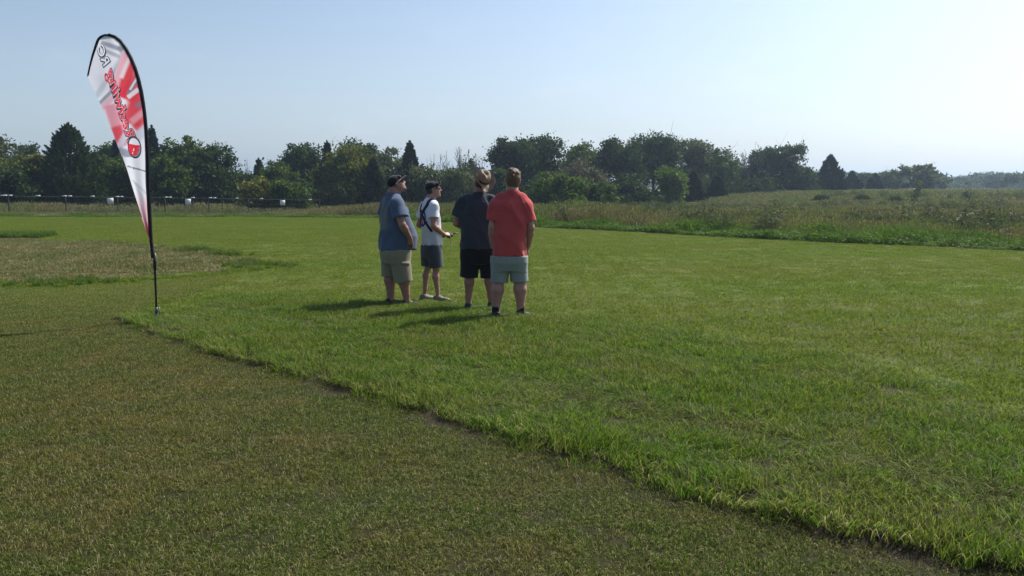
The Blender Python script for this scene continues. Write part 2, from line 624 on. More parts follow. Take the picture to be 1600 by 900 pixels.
def jgrid(x0, x1, y0, y1, s, seed, wedge=0.70, pad=1.2, jit=0.9):
    r = np.random.default_rng(seed)
    xs = np.arange(x0, x1, s); ys = np.arange(y0, y1, s)
    X, Y = np.meshgrid(xs, ys)
    P = np.stack([X.ravel(), Y.ravel()], 1) + (r.random((X.size, 2)) - 0.5) * s * jit
    keep = np.abs(P[:, 0]) < P[:, 1] * wedge + pad
    return P[keep], r


def rots(n, r, tilt=0.08):
    return np.stack([(r.random(n) - .5) * tilt, (r.random(n) - .5) * tilt, r.random(n) * 2 * math.pi], 1)


def turf_to_field(nt):
    g = nt.nodes.new("ShaderNodeNewGeometry"); s = nt.nodes.new("ShaderNodeSeparateXYZ")
    nt.links.new(g.outputs['Position'], s.inputs[0])
    return mixc(nt, maprange(nt, s.outputs[1], 8.5, 13.5, 0.0, 0.9), turf_colour(nt), field_colour(nt))


M_turf = blade_mat("turf_blade", turf_to_field, 0.80, 0.16, (0.36, 0.31, 0.18), 0.36, 0.10, 0.6)
M_field = blade_mat("field_blade", field_colour, 0.30, 0.06, (0.24, 0.22, 0.10), 0.45, 0.12, 0.6)
M_lush = blade_mat("lush_blade", lush_colour, 0.72, 0.08, (0.30, 0.26, 0.14), 0.40, 0.10, 0.55)
M_dry = blade_mat("dry_blade", dry_colour, 0.45, 0.16, (0.28, 0.24, 0.13), 0.30)
M_straw = blade_mat("straw_blade", lambda nt: ramp(nt, island(nt), [(0.0, (0.060, 0.078, 0.020)), (0.75, (0.100, 0.105, 0.038)), (1.0, (0.16, 0.145, 0.07))]), 0.2, 0.1, (0.08, 0.10, 0.03), 0.10, 0.0, 0.95)
M_mead = blade_mat("meadow_blade", meadow_colour, 0.40, 0.15, (0.30, 0.24, 0.14), 0.30)
M_weed = blade_mat("weed_leaf", lambda nt: ramp(nt, wnoise(nt, 0.8, 4, 0.6), [(0.3, (0.060, 0.120, 0.020)), (0.55, (0.090, 0.155, 0.028)), (0.75, (0.13, 0.17, 0.045))]), 0.40, 0.05, (0.18, 0.15, 0.08), 0.38, 0.12, 0.6)


def add_z(P, lift=0.0):
    return np.column_stack([P, ground_z(P[:, 0], P[:, 1]) + lift])


# mown turf, nearest and fine
def grow_turf():
    t = [tile_obj("t", *blades(1250, 0.34, 0.0155, 0.0024, 2.0, 10 + k, seg=2, hvar=0.8, droop=0.9), M_turf) for k in range(5)]
    P, r = jgrid(-12, 12, 2.6, 15.5, 0.225, 21, jit=0.5)
    lush, dry, mead, df, inl, ind, dd = zones(P)
    edge = 15.0 + P[:, 0] * 0.12 + (vnoise(P, 1.2, 4) - .5) * 3
    k = (~(inl & (df > 0.05))) & ~((df < 0.17) & (vnoise(P, 0.25, 44) > 0.30)) & ~beyond(P) & (P[:, 1] < edge) & ~ind & (mead < 0)
    P = P[k]; n = len(P)
    v = vnoise(P, 0.7, 8)
    s = 0.55 + 0.55 * v + 0.55 * vnoise(P, 0.22, 28) + 0.2 * r.random(n)
    scatter("mown_grass", add_z(P), rots(n, r), np.stack([np.ones(n), np.ones(n), s], 1), r.integers(0, 5, n), t)
    # the smoother field beyond, sparser and coarser with distance
    t = [tile_obj("t", *blades(520, 0.62, 0.024, 0.0075, 1.6, 40 + k, seg=2, hvar=0.5), M_field) for k in range(4)]
    P, r = jgrid(-32, 26, 6.0, 44, 0.44, 22, pad=2.0, jit=0.5)
    lush, dry, mead, df, inl, ind, dd = zones(P)
    edge = 14.5 + P[:, 0] * 0.12 + (vnoise(P, 1.2, 4) - .5) * 3
    k = ((P[:, 1] > edge) | beyond(P) | inl) & ~(inl & ((lush > 0.75) | (df < 0.6))) & ~(ind & (dd > 0.1 + 1.3 * vnoise(P, 0.9, 77))) & (mead < 0.1)
    P = P[k]; n = len(P)
    s = 0.75 + 0.5 * vnoise(P, 1.5, 18) + 0.15 * r.random(n)
    scatter("field_grass", add_z(P) + np.column_stack([np.zeros((n, 2)), 0.050 * lush[k] * inl[k]]), rots(n, r), np.stack([np.ones(n), np.ones(n), s], 1), r.integers(0, 4, n), t)


windrow = np.array([gp(*p) for p in [(330, 486), (390, 494), (450, 508), (530, 526), (640, 560), (730, 585), (850, 610), (950, 640), (1100, 674), (1250, 706), (1400, 745), (1600, 802), (1800, 850)]])
windrow2 = np.array([gp(*p) for p in [(780, 560), (900, 585), (1050, 600), (1200, 640), (1350, 690), (1480, 720), (1700, 790)]])


def grow_lush():
    # upright, loose and swept tiles of longer blades
    t = [tile_obj("t", *blades(300, 0.27, 0.050, 0.0040, 1.0, 60 + k, seg=3, bias=(0.10, 0), hvar=0.6), M_lush) for k in range(4)]
    t += [tile_obj("t", *blades(250, 0.27, 0.066, 0.0044, 0.9, 70 + k, seg=3, bias=(0.40, 0), hvar=0.55), M_lush) for k in range(3)]
    P, r = jgrid(-6, 12, 2.8, 15, 0.18, 31)
    lush, dry, mead, df, inl, ind, dd = zones(P)
    wd, _ = seg_dist(P, windrow)
    k = inl & (r.random(len(P)) < lush * 1.3)
    P = P[k]; lush = lush[k]; df = df[k]; wd = wd[k]; n = len(P)
    v = vnoise(P, 0.45, 12); v2 = vnoise(P, 1.6, 13)
    s = 0.90 * (0.30 + 0.42 * v + 0.35 * v2 + 0.30 * vnoise(P, 0.16, 88) * r.random(n) * 2) * (0.50 + 0.50 * lush) + 0.38 * sstep(0.40, 0.05, df) * (0.4 + 0.9 * vnoise(P, 0.3, 91))
    s *= 0.45 + 0.55 * sstep(0.02, 0.30, wd)
    nf = np.array([gp(*q) for q in ((608, 472), (638, 474), (660, 466), (686, 471), (733, 484), (765, 484), (772, 498), (812, 494))])
    fd = np.min(np.linalg.norm(P[:, None] - nf[None], axis=2), 1)
    s *= (0.32 + 0.68 * sstep(0.12, 0.50, fd)) * (0.55 + 0.45 * sstep(0.2, 1.2, np.hypot(P[:, 0] - gp(244, 505)[0], P[:, 1] - gp(244, 505)[1])))          # trodden down round the feet
    ro = rots(n, r, 0.12)
    idx = np.where(r.random(n) < 0.35 + 0.5 * v2, r.integers(0, 4, n), r.integers(4, 7, n))
    P3 = add_z(P) + np.column_stack([np.zeros((n, 2)), 0.048 * lush * sstep(0, .10, df)])
    S = np.stack([np.ones(n), np.ones(n), s], 1)
    # the near edge flops outward over the mown turf
    te = [tile_obj("t", *blades(46, 0.13, 0.090, 0.0046, 0.8, 80 + k, seg=3, bias=(0.25, -0.50), droop=0.8, hvar=0.6), M_lush) for k in range(3)]
    seg = np.diff(front, axis=0); ln = np.linalg.norm(seg, axis=1)
    cum = np.concatenate([[0], np.cumsum(ln)])
    u = np.arange(0, cum[-1], 0.075)
    u = u + (r.random(len(u)) - .5) * 0.06
    u = np.clip(u, 0, cum[-1] - 1e-3)
    si = np.searchsorted(cum, u, side='right') - 1
    si = np.clip(si, 0, len(seg) - 1)
    tt = (u - cum[si]) / ln[si]
    E = front[si] + tt[:, None] * seg[si]
    dirn = seg[si] / ln[si][:, None]
    nrm = np.stack([-dirn[:, 1], dirn[:, 0]], 1)           # into the strip
    wob = 0.14 * (vnoise(E, 0.35, 5) - 0.40) + 0.08 * (vnoise(E, 0.12, 25) - 0.5)
    E = E + nrm * (0.03 + wob)[:, None]
    ang = np.arctan2(dirn[:, 1], dirn[:, 0]) + (r.random(len(E)) - .5) * 1.1
    ne = len(E)
    se = (0.40 + 0.95 * vnoise(E, 0.4, 6)) * (0.8 + 0.4 * r.random(ne))
    P3 = np.vstack([P3, add_z(E, 0.015)])
    ro = np.vstack([ro, np.stack([np.zeros(ne), np.zeros(ne), ang], 1)])
    S = np.vstack([S, np.stack([np.ones(ne), se, se], 1)])
    idx = np.concatenate([idx, 7 + r.integers(0, 3, ne)])
    scatter("long_grass", P3, ro, S, idx, t + te)
    # dry clippings lying in rows through the strip and along its foot
    tc_ = [tile_obj("t", *blades(90, 0.24, 0.030, 0.0045, 3.2, 90 + k, seg=2, hvar=0.6, droop=0.8), M_straw) for k in range(4)]
    out = []
    for line, wdt, dens in ((windrow, 0.12, 24), (windrow2, 0.16, 9), (front, 0.12, 6)):
        for a, b in zip(line[:-1], line[1:]):
            m = int(np.linalg.norm(b - a) * dens)
            q = a + r.random((m, 1)) * (b - a) + r.normal(0, wdt, (m, 2))
            out.append(q)
    Q = np.concatenate(out)
    Q = Q[(vnoise(Q, 0.55, 33) > 0.36)]
    lz, _, _, dfq, il, _, _ = zones(Q)
    lift = np.where(il, 0.035, 0.006) + 0.02 * r.random(len(Q)) * il
    lift = np.where((dfq < 0.10), 0.004, lift)
    m = len(Q)
    scatter("grass_clippings", add_z(Q) + np.column_stack([np.zeros((m, 2)), lift]), rots(m, r, 0.4),
            np.stack([np.ones(m), np.ones(m), 0.6 + 0.6 * r.random(m)], 1), r.integers(0, 4, m), tc_)


def grow_dry():
    t = [tile_obj("t", *blades(240, 0.42, 0.075, 0.0080, 0.9, 110 + k, seg=2, bias=(0.25, 0)), M_dry) for k in range(4)]
    P, r = jgrid(-24, -3, 12, 25, 0.30, 41, wedge=0.8, pad=3)
    lush, dry, mead, df, inl, ind, dd = zones(P)
    k = ind & (r.random(len(P)) < 0.25 + 0.9 * dry)
    P = P[k]; dd = dd[k]; n = len(P)
    s = 0.35 + 0.9 * vnoise(P, 0.9, 14) * vnoise(P, 2.4, 15) + 0.25 * r.random(n) + 0.5 * sstep(0.4, 0.1, dd)
    scatter("dry_grass", add_z(P, 0.015), rots(n, r, 0.15), np.stack([np.ones(n), np.ones(n), s], 1), r.integers(0, 4, n), t)
    # the near side of the patch stands up as a low continuous lip of longer blades
    lip = np.array([gp(*q) for q in [(408, 419), (396, 422), (300, 433), (200, 440), (90, 446), (0, 447), (-300, 449)]])
    tl = [tile_obj("t", *blades(110, 0.26, 0.085, 0.0075, 0.8, 130 + k, seg=3, bias=(0.1, -0.25), droop=0.8), M_lush) for k in range(3)]
    Q = []
    for a, b in zip(lip[:-1], lip[1:]):
        m = int(np.linalg.norm(b - a) * 16)
        Q.append(a + r.random((m, 1)) * (b - a) + r.normal(0, 0.12, (m, 2)) + (0, 0.10))
    Q = np.concatenate(Q); m = len(Q)
    s = 0.12 + 0.85 * vnoise(Q, 0.45, 64)
    scatter("lip_grass", add_z(Q, 0.012), np.stack([np.zeros(m), np.zeros(m), (r.random(m) - .5) * 1.2], 1), np.stack([np.ones(m), s, s], 1), r.integers(0, 3, m), tl)
    # greener tufts along its rim and the little weed bed at the far left
    t = [tile_obj("t", *blades(70, 0.20, 0.15, 0.010, 0.7, 120 + k, seg=3), M_weed) for k in range(3)]
    Q = []
    rim = np.vstack([drypoly])
    for a, b in zip(rim[:-1], rim[1:]):
        m = int(np.linalg.norm(b - a) * 5)
        Q.append(a + r.random((m, 1)) * (b - a) + r.normal(0, 0.16, (m, 2)))
    Q = np.concatenate(Q)
    Q = Q[(vnoise(Q, 1.1, 19) > 0.40) & (Q[:, 1] < 17.5)]
    c = np.array(gp(395, 417)); Q = np.vstack([Q, c + r.normal(0, 1, (70, 2)) * (0.35, 0.25)])
    a = np.array(gp(-80, 371)); b = np.array(gp(56, 373))
    Q = np.vstack([Q, a + r.random((420, 1)) * (b - a) + r.random((420, 1)) ** 1.5 * np.array((-0.3, 1.9))])
    for px, py in ((300, 394), (345, 400), (75, 443), (110, 443), (140, 441)):
        Q = np.vstack([Q, np.array(gp(px, py)) + r.normal(0, 1, (16, 2)) * (0.25, 0.15)])
    m = len(Q)
    s = (0.30 + 0.45 * r.random(m)) * np.where(Q[:, 1] > 18, 1.5, 1.0)
    scatter("weed_tufts", add_z(Q, 0.01), rots(m, r, 0.2), np.stack([s, s, s], 1), r.integers(0, 3, m), t)


def grow_meadow():
    def clump(seed, h, w, n=110, heads=0.35, size=0.6):
        V, F = blades(n, size, h, w, 0.35, seed, seg=3, bias=(0.08, 0), hvar=0.3)
        # seed heads: slim diamonds on the tips
        r = np.random.default_rng(seed + 500)
        k = 7
        tips = V.reshape(-1, k, 3)[:, -1]
        tips = tips[r.random(len(tips)) < heads]
        a = r.random(len(tips)) * math.pi
        wv = np.stack([np.cos(a), np.sin(a), np.zeros(len(a))], 1) * w * 1.3
        ht = h * 0.16
        H = np.stack([tips - (0, 0, ht * .6), tips + wv, tips + (0, 0, ht), tips - wv], 1).reshape(-1, 3)
        b0 = np.arange(len(tips)) * 4 + len(V)
        F2 = np.concatenate([np.stack([b0, b0 + 1, b0 + 2], 1), np.stack([b0, b0 + 2, b0 + 3], 1)])
        return np.vstack([V, H]), np.vstack([F, F2])
    t = [tile_obj("t", *clump(200 + k, 0.62, 0.013), M_mead) for k in range(4)]
    t += [tile_obj("t", *clump(210 + k, 0.68, 0.035, 120, 0.45, 1.3), M_mead) for k in range(4)]
    P, r = jgrid(-45, 60, 16, 62, 0.42, 51, wedge=0.66, pad=3)
    P2, r2 = jgrid(-60, 100, 62, 128, 1.0, 52, wedge=0.66, pad=4)
    _, _, mead, *_ = zones(P)
    left = P[:, 0] < -8
    k = (mead > 0.9 + 1.6 * vnoise(P, 3, 55)) & (r.random(len(P)) < np.where(left, 0.75, 0.95))
    P = P[k]; mead = mead[k]
    k2 = (P2[:, 0] > 2) | (P2[:, 1] < 74)
    P2 = P2[k2]
    n1, n2 = len(P), len(P2)
    A = np.vstack([P, P2]); n = n1 + n2
    hs = 0.42 + 0.50 * vnoise(A, 3.4, 56) + 0.30 * vnoise(A, 0.9, 57)
    fl = (A[:, 0] + 30.1) * 2.5 - (A[:, 1] - 50.0) * 2.08          # >0: in front of the fence line
    hs = hs * np.where(A[:, 0] > 6, 0.72, 1.0) * (1 - 0.35 * sstep(60, 95, A[:, 1]))
    lf = sstep(-5, -15, A[:, 0])
    hs = hs * (1 - 0.70 * lf * sstep(-5.5, -2.5, fl)) * (1 + 0.35 * lf)
    hs[:n1] *= sstep(0.5, 4.0, mead) * 0.45 + 0.55
    idx = np.concatenate([r.integers(0, 4, n1), 4 + r.integers(0, 4, n2)])
    scatter("meadow_grass", add_z(A), rots(n, r, 0.15), np.stack([np.ones(n), np.ones(n), hs], 1), idx, t)

    # broad-leaved green weeds in front of it, along the edge of the mown field
    def weed(seed, n=130, h=0.28, size=0.5, lf=0.042):
        r = np.random.default_rng(seed)
        th = r.random(n) * 2 * math.pi; rad = np.sqrt(r.random(n)) * size / 2
        z = (0.15 + 0.85 * r.random(n)) * h * (1 - 0.5 * (rad / (size / 2)) ** 2)
        C = np.stack([rad * np.cos(th), rad * np.sin(th), z], 1)
        d = r.normal(0, 1, (n, 3)) * (1, 1, 0.6) + (0, 0, 0.35); d /= np.linalg.norm(d, axis=1)[:, None]
        u = np.cross(d, r.normal(0, 1, (n, 3))); u /= np.linalg.norm(u, axis=1)[:, None]
        s = lf * (0.6 + 0.8 * r.random(n))[:, None]
        V = np.stack([C - d * s, C + u * s * .45, C + d * s, C - u * s * .45], 1).reshape(-1, 3)
        b0 = np.arange(n) * 4
        F = np.concatenate([np.stack([b0, b0 + 1, b0 + 2], 1), np.stack([b0, b0 + 2, b0 + 3], 1)])
        B, G = blades(40, size, h * 1.15, 0.012, 0.6, seed + 9, seg=2)
        return np.vstack([V, B]), np.vstack([F, G + len(V)])
    t = [tile_obj("t", *weed(230 + k), M_weed) for k in range(4)]
    P, r = jgrid(-40, 34, 12, 50, 0.27, 61, wedge=0.70, pad=3)
    _, _, mead, *_ = zones(P)
    wdt = np.where(P[:, 0] < -6, 2.2, 3.2 + 5.0 * sstep(5, 13, P[:, 0])) + 1.6 * (vnoise(P, 1.7, 62) - 0.5)
    k = (mead > -0.08) & (mead < wdt) & ((mead < 3) | (r.random(len(P)) < 0.55))
    P = P[k]; mead = mead[k]; n = len(P)
    s = (0.25 + 1.25 * vnoise(P, 1.1, 63) ** 1.5) * (0.6 + 0.4 * sstep(0, 0.8, mead)) * np.where(P[:, 0] < -6, 0.6, 1.15)
    scatter("edge_weeds", add_z(P), rots(n, r, 0.2), np.stack([np.ones(n), np.ones(n), s], 1), r.integers(0, 4, n), t)


def grow_meadow_weeds():
    r = np.random.default_rng(97)
    m = leaf_mat("weed_grey_leaf", lambda nt: ramp(nt, wnoise(nt, 0.9, 4, 0.6), [(0.3, (0.055, 0.074, 0.042)), (0.55, (0.090, 0.105, 0.060)), (0.75, (0.14, 0.135, 0.10))]), 0.3, 0.6, 0.1)
    t = []
    for k in range(4):
        n = 170
        h = 0.75
        p = r.normal(0, 0.16, (n, 2)); z = h * (0.15 + 0.85 * r.random(n))
        c = np.column_stack([p * (1.1 - z[:, None] / h * 0.5), z])
        d = r.normal(0, 1, (n, 3)) + (0, 0, 0.6); d /= np.linalg.norm(d, axis=1)[:, None]
        u = np.cross(d, r.normal(0, 1, (n, 3))); u /= np.linalg.norm(u, axis=1)[:, None]
        s = 0.045 * (0.6 + 0.8 * r.random(n))[:, None]
        V = np.stack([c - d * s, c + u * s * .4, c + d * s, c - u * s * .4], 1).reshape(-1, 3)
        b0 = np.arange(n) * 4
        F = np.concatenate([np.stack([b0, b0 + 1, b0 + 2], 1), np.stack([b0, b0 + 2, b0 + 3], 1)])
        B, G = blades(14, 0.3, h, 0.014, 0.4, 300 + k, seg=2)
        t.append(tile_obj("t", np.vstack([V, B]), np.vstack([F, G + len(V)]), m))
    P, r2 = jgrid(-40, 50, 20, 80, 0.8, 98, wedge=0.66, pad=3)
    _, _, mead, *_ = zones(P)
    k = (mead > 1.5) & (vnoise(P, 4.5, 99) * 0.6 + vnoise(P, 1.4, 100) * 0.4 > 0.63) & ((P[:, 0] > 2) | (P[:, 0] < -10) & (P[:, 1] > 52))
    P = P[k]; n = len(P)
    s = 0.55 + 0.65 * r.random(n)
    scatter("meadow_weeds", add_z(P), rots(n, r, 0.2), np.stack([s * 1.2, s * 1.2, s * np.where(P[:, 0] < 0, 0.7, 1.0)], 1), r.integers(0, 4, n), t)


grow_meadow_weeds()
grow_turf(); grow_lush(); grow_dry(); grow_meadow()
# ------------------------------------------------------------------ implicit-surface modeller for bodies and clothes
class Shape:
    """smooth union of tapered limbs, ellipsoids and lofted trunks, meshed as one skin"""
    def __init__(self):
        self.ops = []

    def cone(self, a, b, ra, rb, k=0.02, cut=False, cuta=False, flat=None):
        self.ops.append(('c', np.array(a, float), np.array(b, float), ra, rb, k, cut, cuta, flat)); return self

    def ell(self, c, r, k=0.02, M=None, sub=False, box=None):
        self.ops.append(('e', np.array(c, float), np.array(r, float), k, M, sub, box)); return self

    def loft(self, secs, k=0.02, p=2.3):
        self.ops.append(('l', np.array(secs, float), k, p)); return self

    def bounds(self):
        lo = np.full(3, 1e9); hi = np.full(3, -1e9)
        for o in self.ops:
            if o[0] == 'c':
                r = max(o[3], o[4])
                q = np.stack([o[1], o[2]])
                lo = np.minimum(lo, q.min(0) - r); hi = np.maximum(hi, q.max(0) + r)
            elif o[0] == 'e' and not o[5]:
                r = o[2].max()
                lo = np.minimum(lo, o[1] - r); hi = np.maximum(hi, o[1] + r)
            elif o[0] == 'l':
                s = o[1]
                lo = np.minimum(lo, [(s[:, 1] - s[:, 3]).min(), (s[:, 2] - s[:, 4]).min(), s[:, 0].min()])
                hi = np.maximum(hi, [(s[:, 1] + s[:, 3]).max(), (s[:, 2] + s[:, 4]).max(), s[:, 0].max()])
        return lo, hi

    def mesh(self, name, res=0.008, disp=None, clip=None):
        lo, hi = self.bounds()
        lo = lo - 4 * res; hi = hi + 4 * res
        n = np.ceil((hi - lo) / res).astype(int) + 1
        ax = [lo[i] + np.arange(n[i]) * res for i in range(3)]
        f = np.full(n, 0.2, dtype=np.float32)

        def sub(a, b, m):
            i0 = np.clip(np.floor((a - m - lo) / res).astype(int), 0, n - 1)
            i1 = np.clip(np.ceil((b + m - lo) / res).astype(int) + 1, 1, n)
            sl = tuple(slice(i0[i], i1[i]) for i in range(3))
            g = np.meshgrid(*[ax[i][sl[i]].astype(np.float32) for i in range(3)], indexing='ij')
            return sl, g
        for o in self.ops:
            if o[0] == 'c':
                _, a, b, ra, rb, k, cut, cuta, flat = o
                r = max(ra, rb)
                sl, (x, y, z) = sub(np.minimum(a, b) - r, np.maximum(a, b) + r, k + 3 * res)
                ab = b - a; L2 = float(ab @ ab) + 1e-9
                px, py, pz = x - a[0], y - a[1], z - a[2]
                t = np.clip((px * ab[0] + py * ab[1] + pz * ab[2]) / L2, 0, 1)
                qx, qy, qz = px - t * ab[0], py - t * ab[1], pz - t * ab[2]
                if flat is not None:
                    fx, fy, fz = flat
                    qx, qy, qz = qx * fx, qy * fy, qz * fz
                d = np.sqrt(qx * qx + qy * qy + qz * qz) - (ra + (rb - ra) * t)
                L1 = math.sqrt(L2)
                if cut:
                    d = np.maximum(d, ((x - b[0]) * ab[0] + (y - b[1]) * ab[1] + (z - b[2]) * ab[2]) / L1)
                if cuta:
                    d = np.maximum(d, -(px * ab[0] + py * ab[1] + pz * ab[2]) / L1)
            elif o[0] == 'e':
                _, c, rr, k, M, neg, box = o
                r = rr.max()
                sl, (x, y, z) = sub(c - r, c + r, k + 3 * res)
                px, py, pz = x - c[0], y - c[1], z - c[2]
                if M is not None:
                    m = np.array(M).T
                    px, py, pz = (m[0, 0] * px + m[0, 1] * py + m[0, 2] * pz, m[1, 0] * px + m[1, 1] * py + m[1, 2] * pz, m[2, 0] * px + m[2, 1] * py + m[2, 2] * pz)
                k0 = np.sqrt((px / rr[0]) ** 2 + (py / rr[1]) ** 2 + (pz / rr[2]) ** 2)
                k1 = np.sqrt((px / rr[0] ** 2) ** 2 + (py / rr[1] ** 2) ** 2 + (pz / rr[2] ** 2) ** 2) + 1e-6
                d = k0 * (k0 - 1) / k1
                d = np.maximum(d, -rr.min())
                if box is not None:
                    d = np.maximum(d, px * box[0] + py * box[1] + pz * box[2] - box[3])
                if neg:
                    f[sl] = np.maximum(f[sl], -d)
                    continue
            else:
                _, s, k, p = o
                a = np.array([(s[:, 1] - s[:, 3]).min(), (s[:, 2] - s[:, 4]).min(), s[:, 0].min()])
                b = np.array([(s[:, 1] + s[:, 3]).max(), (s[:, 2] + s[:, 4]).max(), s[:, 0].max()])
                sl, (x, y, z) = sub(a, b, k + 3 * res)
                zz = z[0, 0, :]
                # smooth interpolation of the sections
                q = [np.interp(zz, s[:, 0], s[:, i]) for i in range(1, 5)]
                cx, cy, rx, ry = [v[None, None, :].astype(np.float32) for v in q]
                u = (np.abs((x - cx) / rx) ** p + np.abs((y - cy) / ry) ** p) ** (1 / p)
                d = (u - 1) * np.minimum(rx, ry)
                d = np.maximum(d, np.maximum(s[0, 0] - z, z - s[-1, 0]))
            e = f[sl]
            if k > 0:
                h = np.maximum(k - np.abs(e - d), 0) / k
                f[sl] = np.minimum(e, d) - h * h * k * 0.25
            else:
                f[sl] = np.minimum(e, d)
        if disp is not None or clip is not None:
            X, Y, Z = np.meshgrid(*[a.astype(np.float32) for a in ax], indexing='ij')
            near = np.abs(f) < 0.03
            if disp is not None:
                P = (X[near], Y[near], Z[near])
                f[near] += disp(*P).astype(np.float32)
            if clip is not None:
                f = np.maximum(f, clip(X, Y, Z))
        f[0], f[-1], f[:, 0], f[:, -1], f[:, :, 0], f[:, :, -1] = [0.2] * 6
        V, F = surface_nets(f, lo, res)
        me = np_mesh(name, V, F)
        me.polygons.foreach_set('use_smooth', np.ones(len(F), dtype=bool))
        return me


def surface_nets(f, lo, res):
    s = f < 0
    nx, ny, nz = f.shape
    c = np.zeros((nx - 1, ny - 1, nz - 1), np.uint8)
    for i in (0, 1):
        for j in (0, 1):
            for k in (0, 1):
                c += s[i:nx - 1 + i, j:ny - 1 + j, k:nz - 1 + k]
    act = (c > 0) & (c < 8)
    idx = np.argwhere(act)
    vid = np.full(act.shape, -1, np.int32)
    vid[act] = np.arange(len(idx))
    acc = np.zeros((len(idx), 3)); cnt = np.zeros(len(idx))
    cor = [(0, 0, 0), (1, 0, 0), (0, 1, 0), (1, 1, 0), (0, 0, 1), (1, 0, 1), (0, 1, 1), (1, 1, 1)]
    val = [f[idx[:, 0] + a, idx[:, 1] + b, idx[:, 2] + d] for a, b, d in cor]
    for e0, e1 in ((0, 1), (2, 3), (4, 5), (6, 7), (0, 2), (1, 3), (4, 6), (5, 7), (0, 4), (1, 5), (2, 6), (3, 7)):
        v0, v1 = val[e0], val[e1]
        m = (v0 < 0) != (v1 < 0)
        t = np.where(m, v0 / np.where(m, v0 - v1, 1), 0)[:, None]
        p = np.array(cor[e0]) + t * (np.array(cor[e1]) - np.array(cor[e0]))
        acc += np.where(m[:, None], p, 0); cnt += m
    V = (idx + acc / cnt[:, None]) * res + lo
    F = []
    for ax_ in range(3):
        u, v = [(1, 2), (2, 0), (0, 1)][ax_]
        sl0 = [slice(None)] * 3; sl1 = [slice(None)] * 3
        sl0[ax_] = slice(0, -1); sl1[ax_] = slice(1, None)
        a = s[tuple(sl0)]; b = s[tuple(sl1)]
        e = np.argwhere(a != b)
        m = (e[:, u] > 0) & (e[:, v] > 0)
        e = e[m]
        flip = ~a[e[:, 0], e[:, 1], e[:, 2]]
        du = np.zeros(3, int); du[u] = 1
        dv = np.zeros(3, int); dv[v] = 1
        g = lambda q: vid[q[:, 0], q[:, 1], q[:, 2]]
        ok = (e < np.array(vid.shape)).all(1)
        e = e[ok]; flip = flip[ok]
        q = np.stack([g(e - du - dv), g(e - dv), g(e), g(e - du)], 1)
        q[flip] = q[flip][:, ::-1]
        F.append(q[(q >= 0).all(1)])
    return V, np.concatenate(F)


def rotz(a):
    c, s_ = math.cos(a), math.sin(a)
    return np.array([[c, -s_, 0], [s_, c, 0], [0, 0, 1.0]])


def rotx(a):
    c, s_ = math.cos(a), math.sin(a)
    return np.array([[1.0, 0, 0], [0, c, -s_], [0, s_, c]])


def roty(a):
    c, s_ = math.cos(a), math.sin(a)
    return np.array([[c, 0, s_], [0, 1.0, 0], [-s_, 0, c]])


def folds(seed, amp, lean=0.4, freq=38):
    r = np.random.default_rng(seed)
    w = [(r.normal(0, 1, 3), r.random() * 6.28) for _ in range(5)]

    def d(x, y, z):
        a = 0
        for q, ph in w[:2]:
            a = a + np.sin(q[0] * 6 * x + q[1] * 6 * y + q[2] * 5 * z + ph)
        out = 0
        for i, (q, ph) in enumerate(w[2:]):
            dx, dy, dz = q[0] * 0.6, q[1] * 0.6, lean * (1 if i % 2 else -0.6)
            out = out + np.sin(freq * (0.55 + 0.3 * i) * (dx * x + dy * y + dz * z) + 1.8 * a + ph)
        msk = 0.5 + 0.5 * np.sin(7 * x + 9 * z + a)
        return amp * out / 3 * (0.35 + 0.65 * msk)
    return d


# ------------------------------------------------------------------ people
def mat_skin(name, col):
    m, nt, out = new_mat(name)
    b = N(nt, "ShaderNodeBsdfPrincipled")
    tcn = N(nt, "ShaderNodeTexCoord")
    n = wnoise(nt, 14, 4, 0.6, tcn.outputs['Object'])
    c = ramp(nt, n, [(0.3, [col[0] * .88, col[1] * .80, col[2] * .78]), (0.7, [col[0] * 1.06, col[1] * 1.04, col[2] * 1.04])])
    nt.links.new(c, b.inputs['Base Color'])
    b.inputs['Roughness'].default_value = 0.5
    b.inputs['Specular IOR Level'].default_value = 0.35
    b.inputs['Subsurface Weight'].default_value = 0.06
    b.inputs['Subsurface Radius'].default_value = (0.02, 0.008, 0.004)
    nt.links.new(b.outputs[0], out.inputs[0])
    return m


def mat_cloth(name, col, var=0.10, rough=0.85, weave=900, print_fn=None):
    m, nt, out = new_mat(name)
    b = N(nt, "ShaderNodeBsdfPrincipled")
    tcn = N(nt, "ShaderNodeTexCoord")
    n = wnoise(nt, 9, 5, 0.65, tcn.outputs['Object'])
    c = ramp(nt, n, [(0.3, [v * (1 - var) for v in col]), (0.7, [min(1, v * (1 + var)) for v in col])])
    if print_fn:
        c = print_fn(nt, tcn.outputs['Object'], c)
    nt.links.new(c, b.inputs['Base Color'])
    b.inputs['Roughness'].default_value = rough
    b.inputs['Specular IOR Level'].default_value = 0.12
    b.inputs['Sheen Weight'].default_value = 0.15
    bn = N(nt, "ShaderNodeBump")
    bn.inputs['Strength'].default_value = 0.25
    bn.inputs['Distance'].default_value = 0.004
    n2 = wnoise(nt, 60, 5, 0.7, tcn.outputs['Object'])
    nt.links.new(n2, bn.inputs['Height']); nt.links.new(bn.outputs[0], b.inputs['Normal'])
    nt.links.new(b.outputs[0], out.inputs[0])
    return m


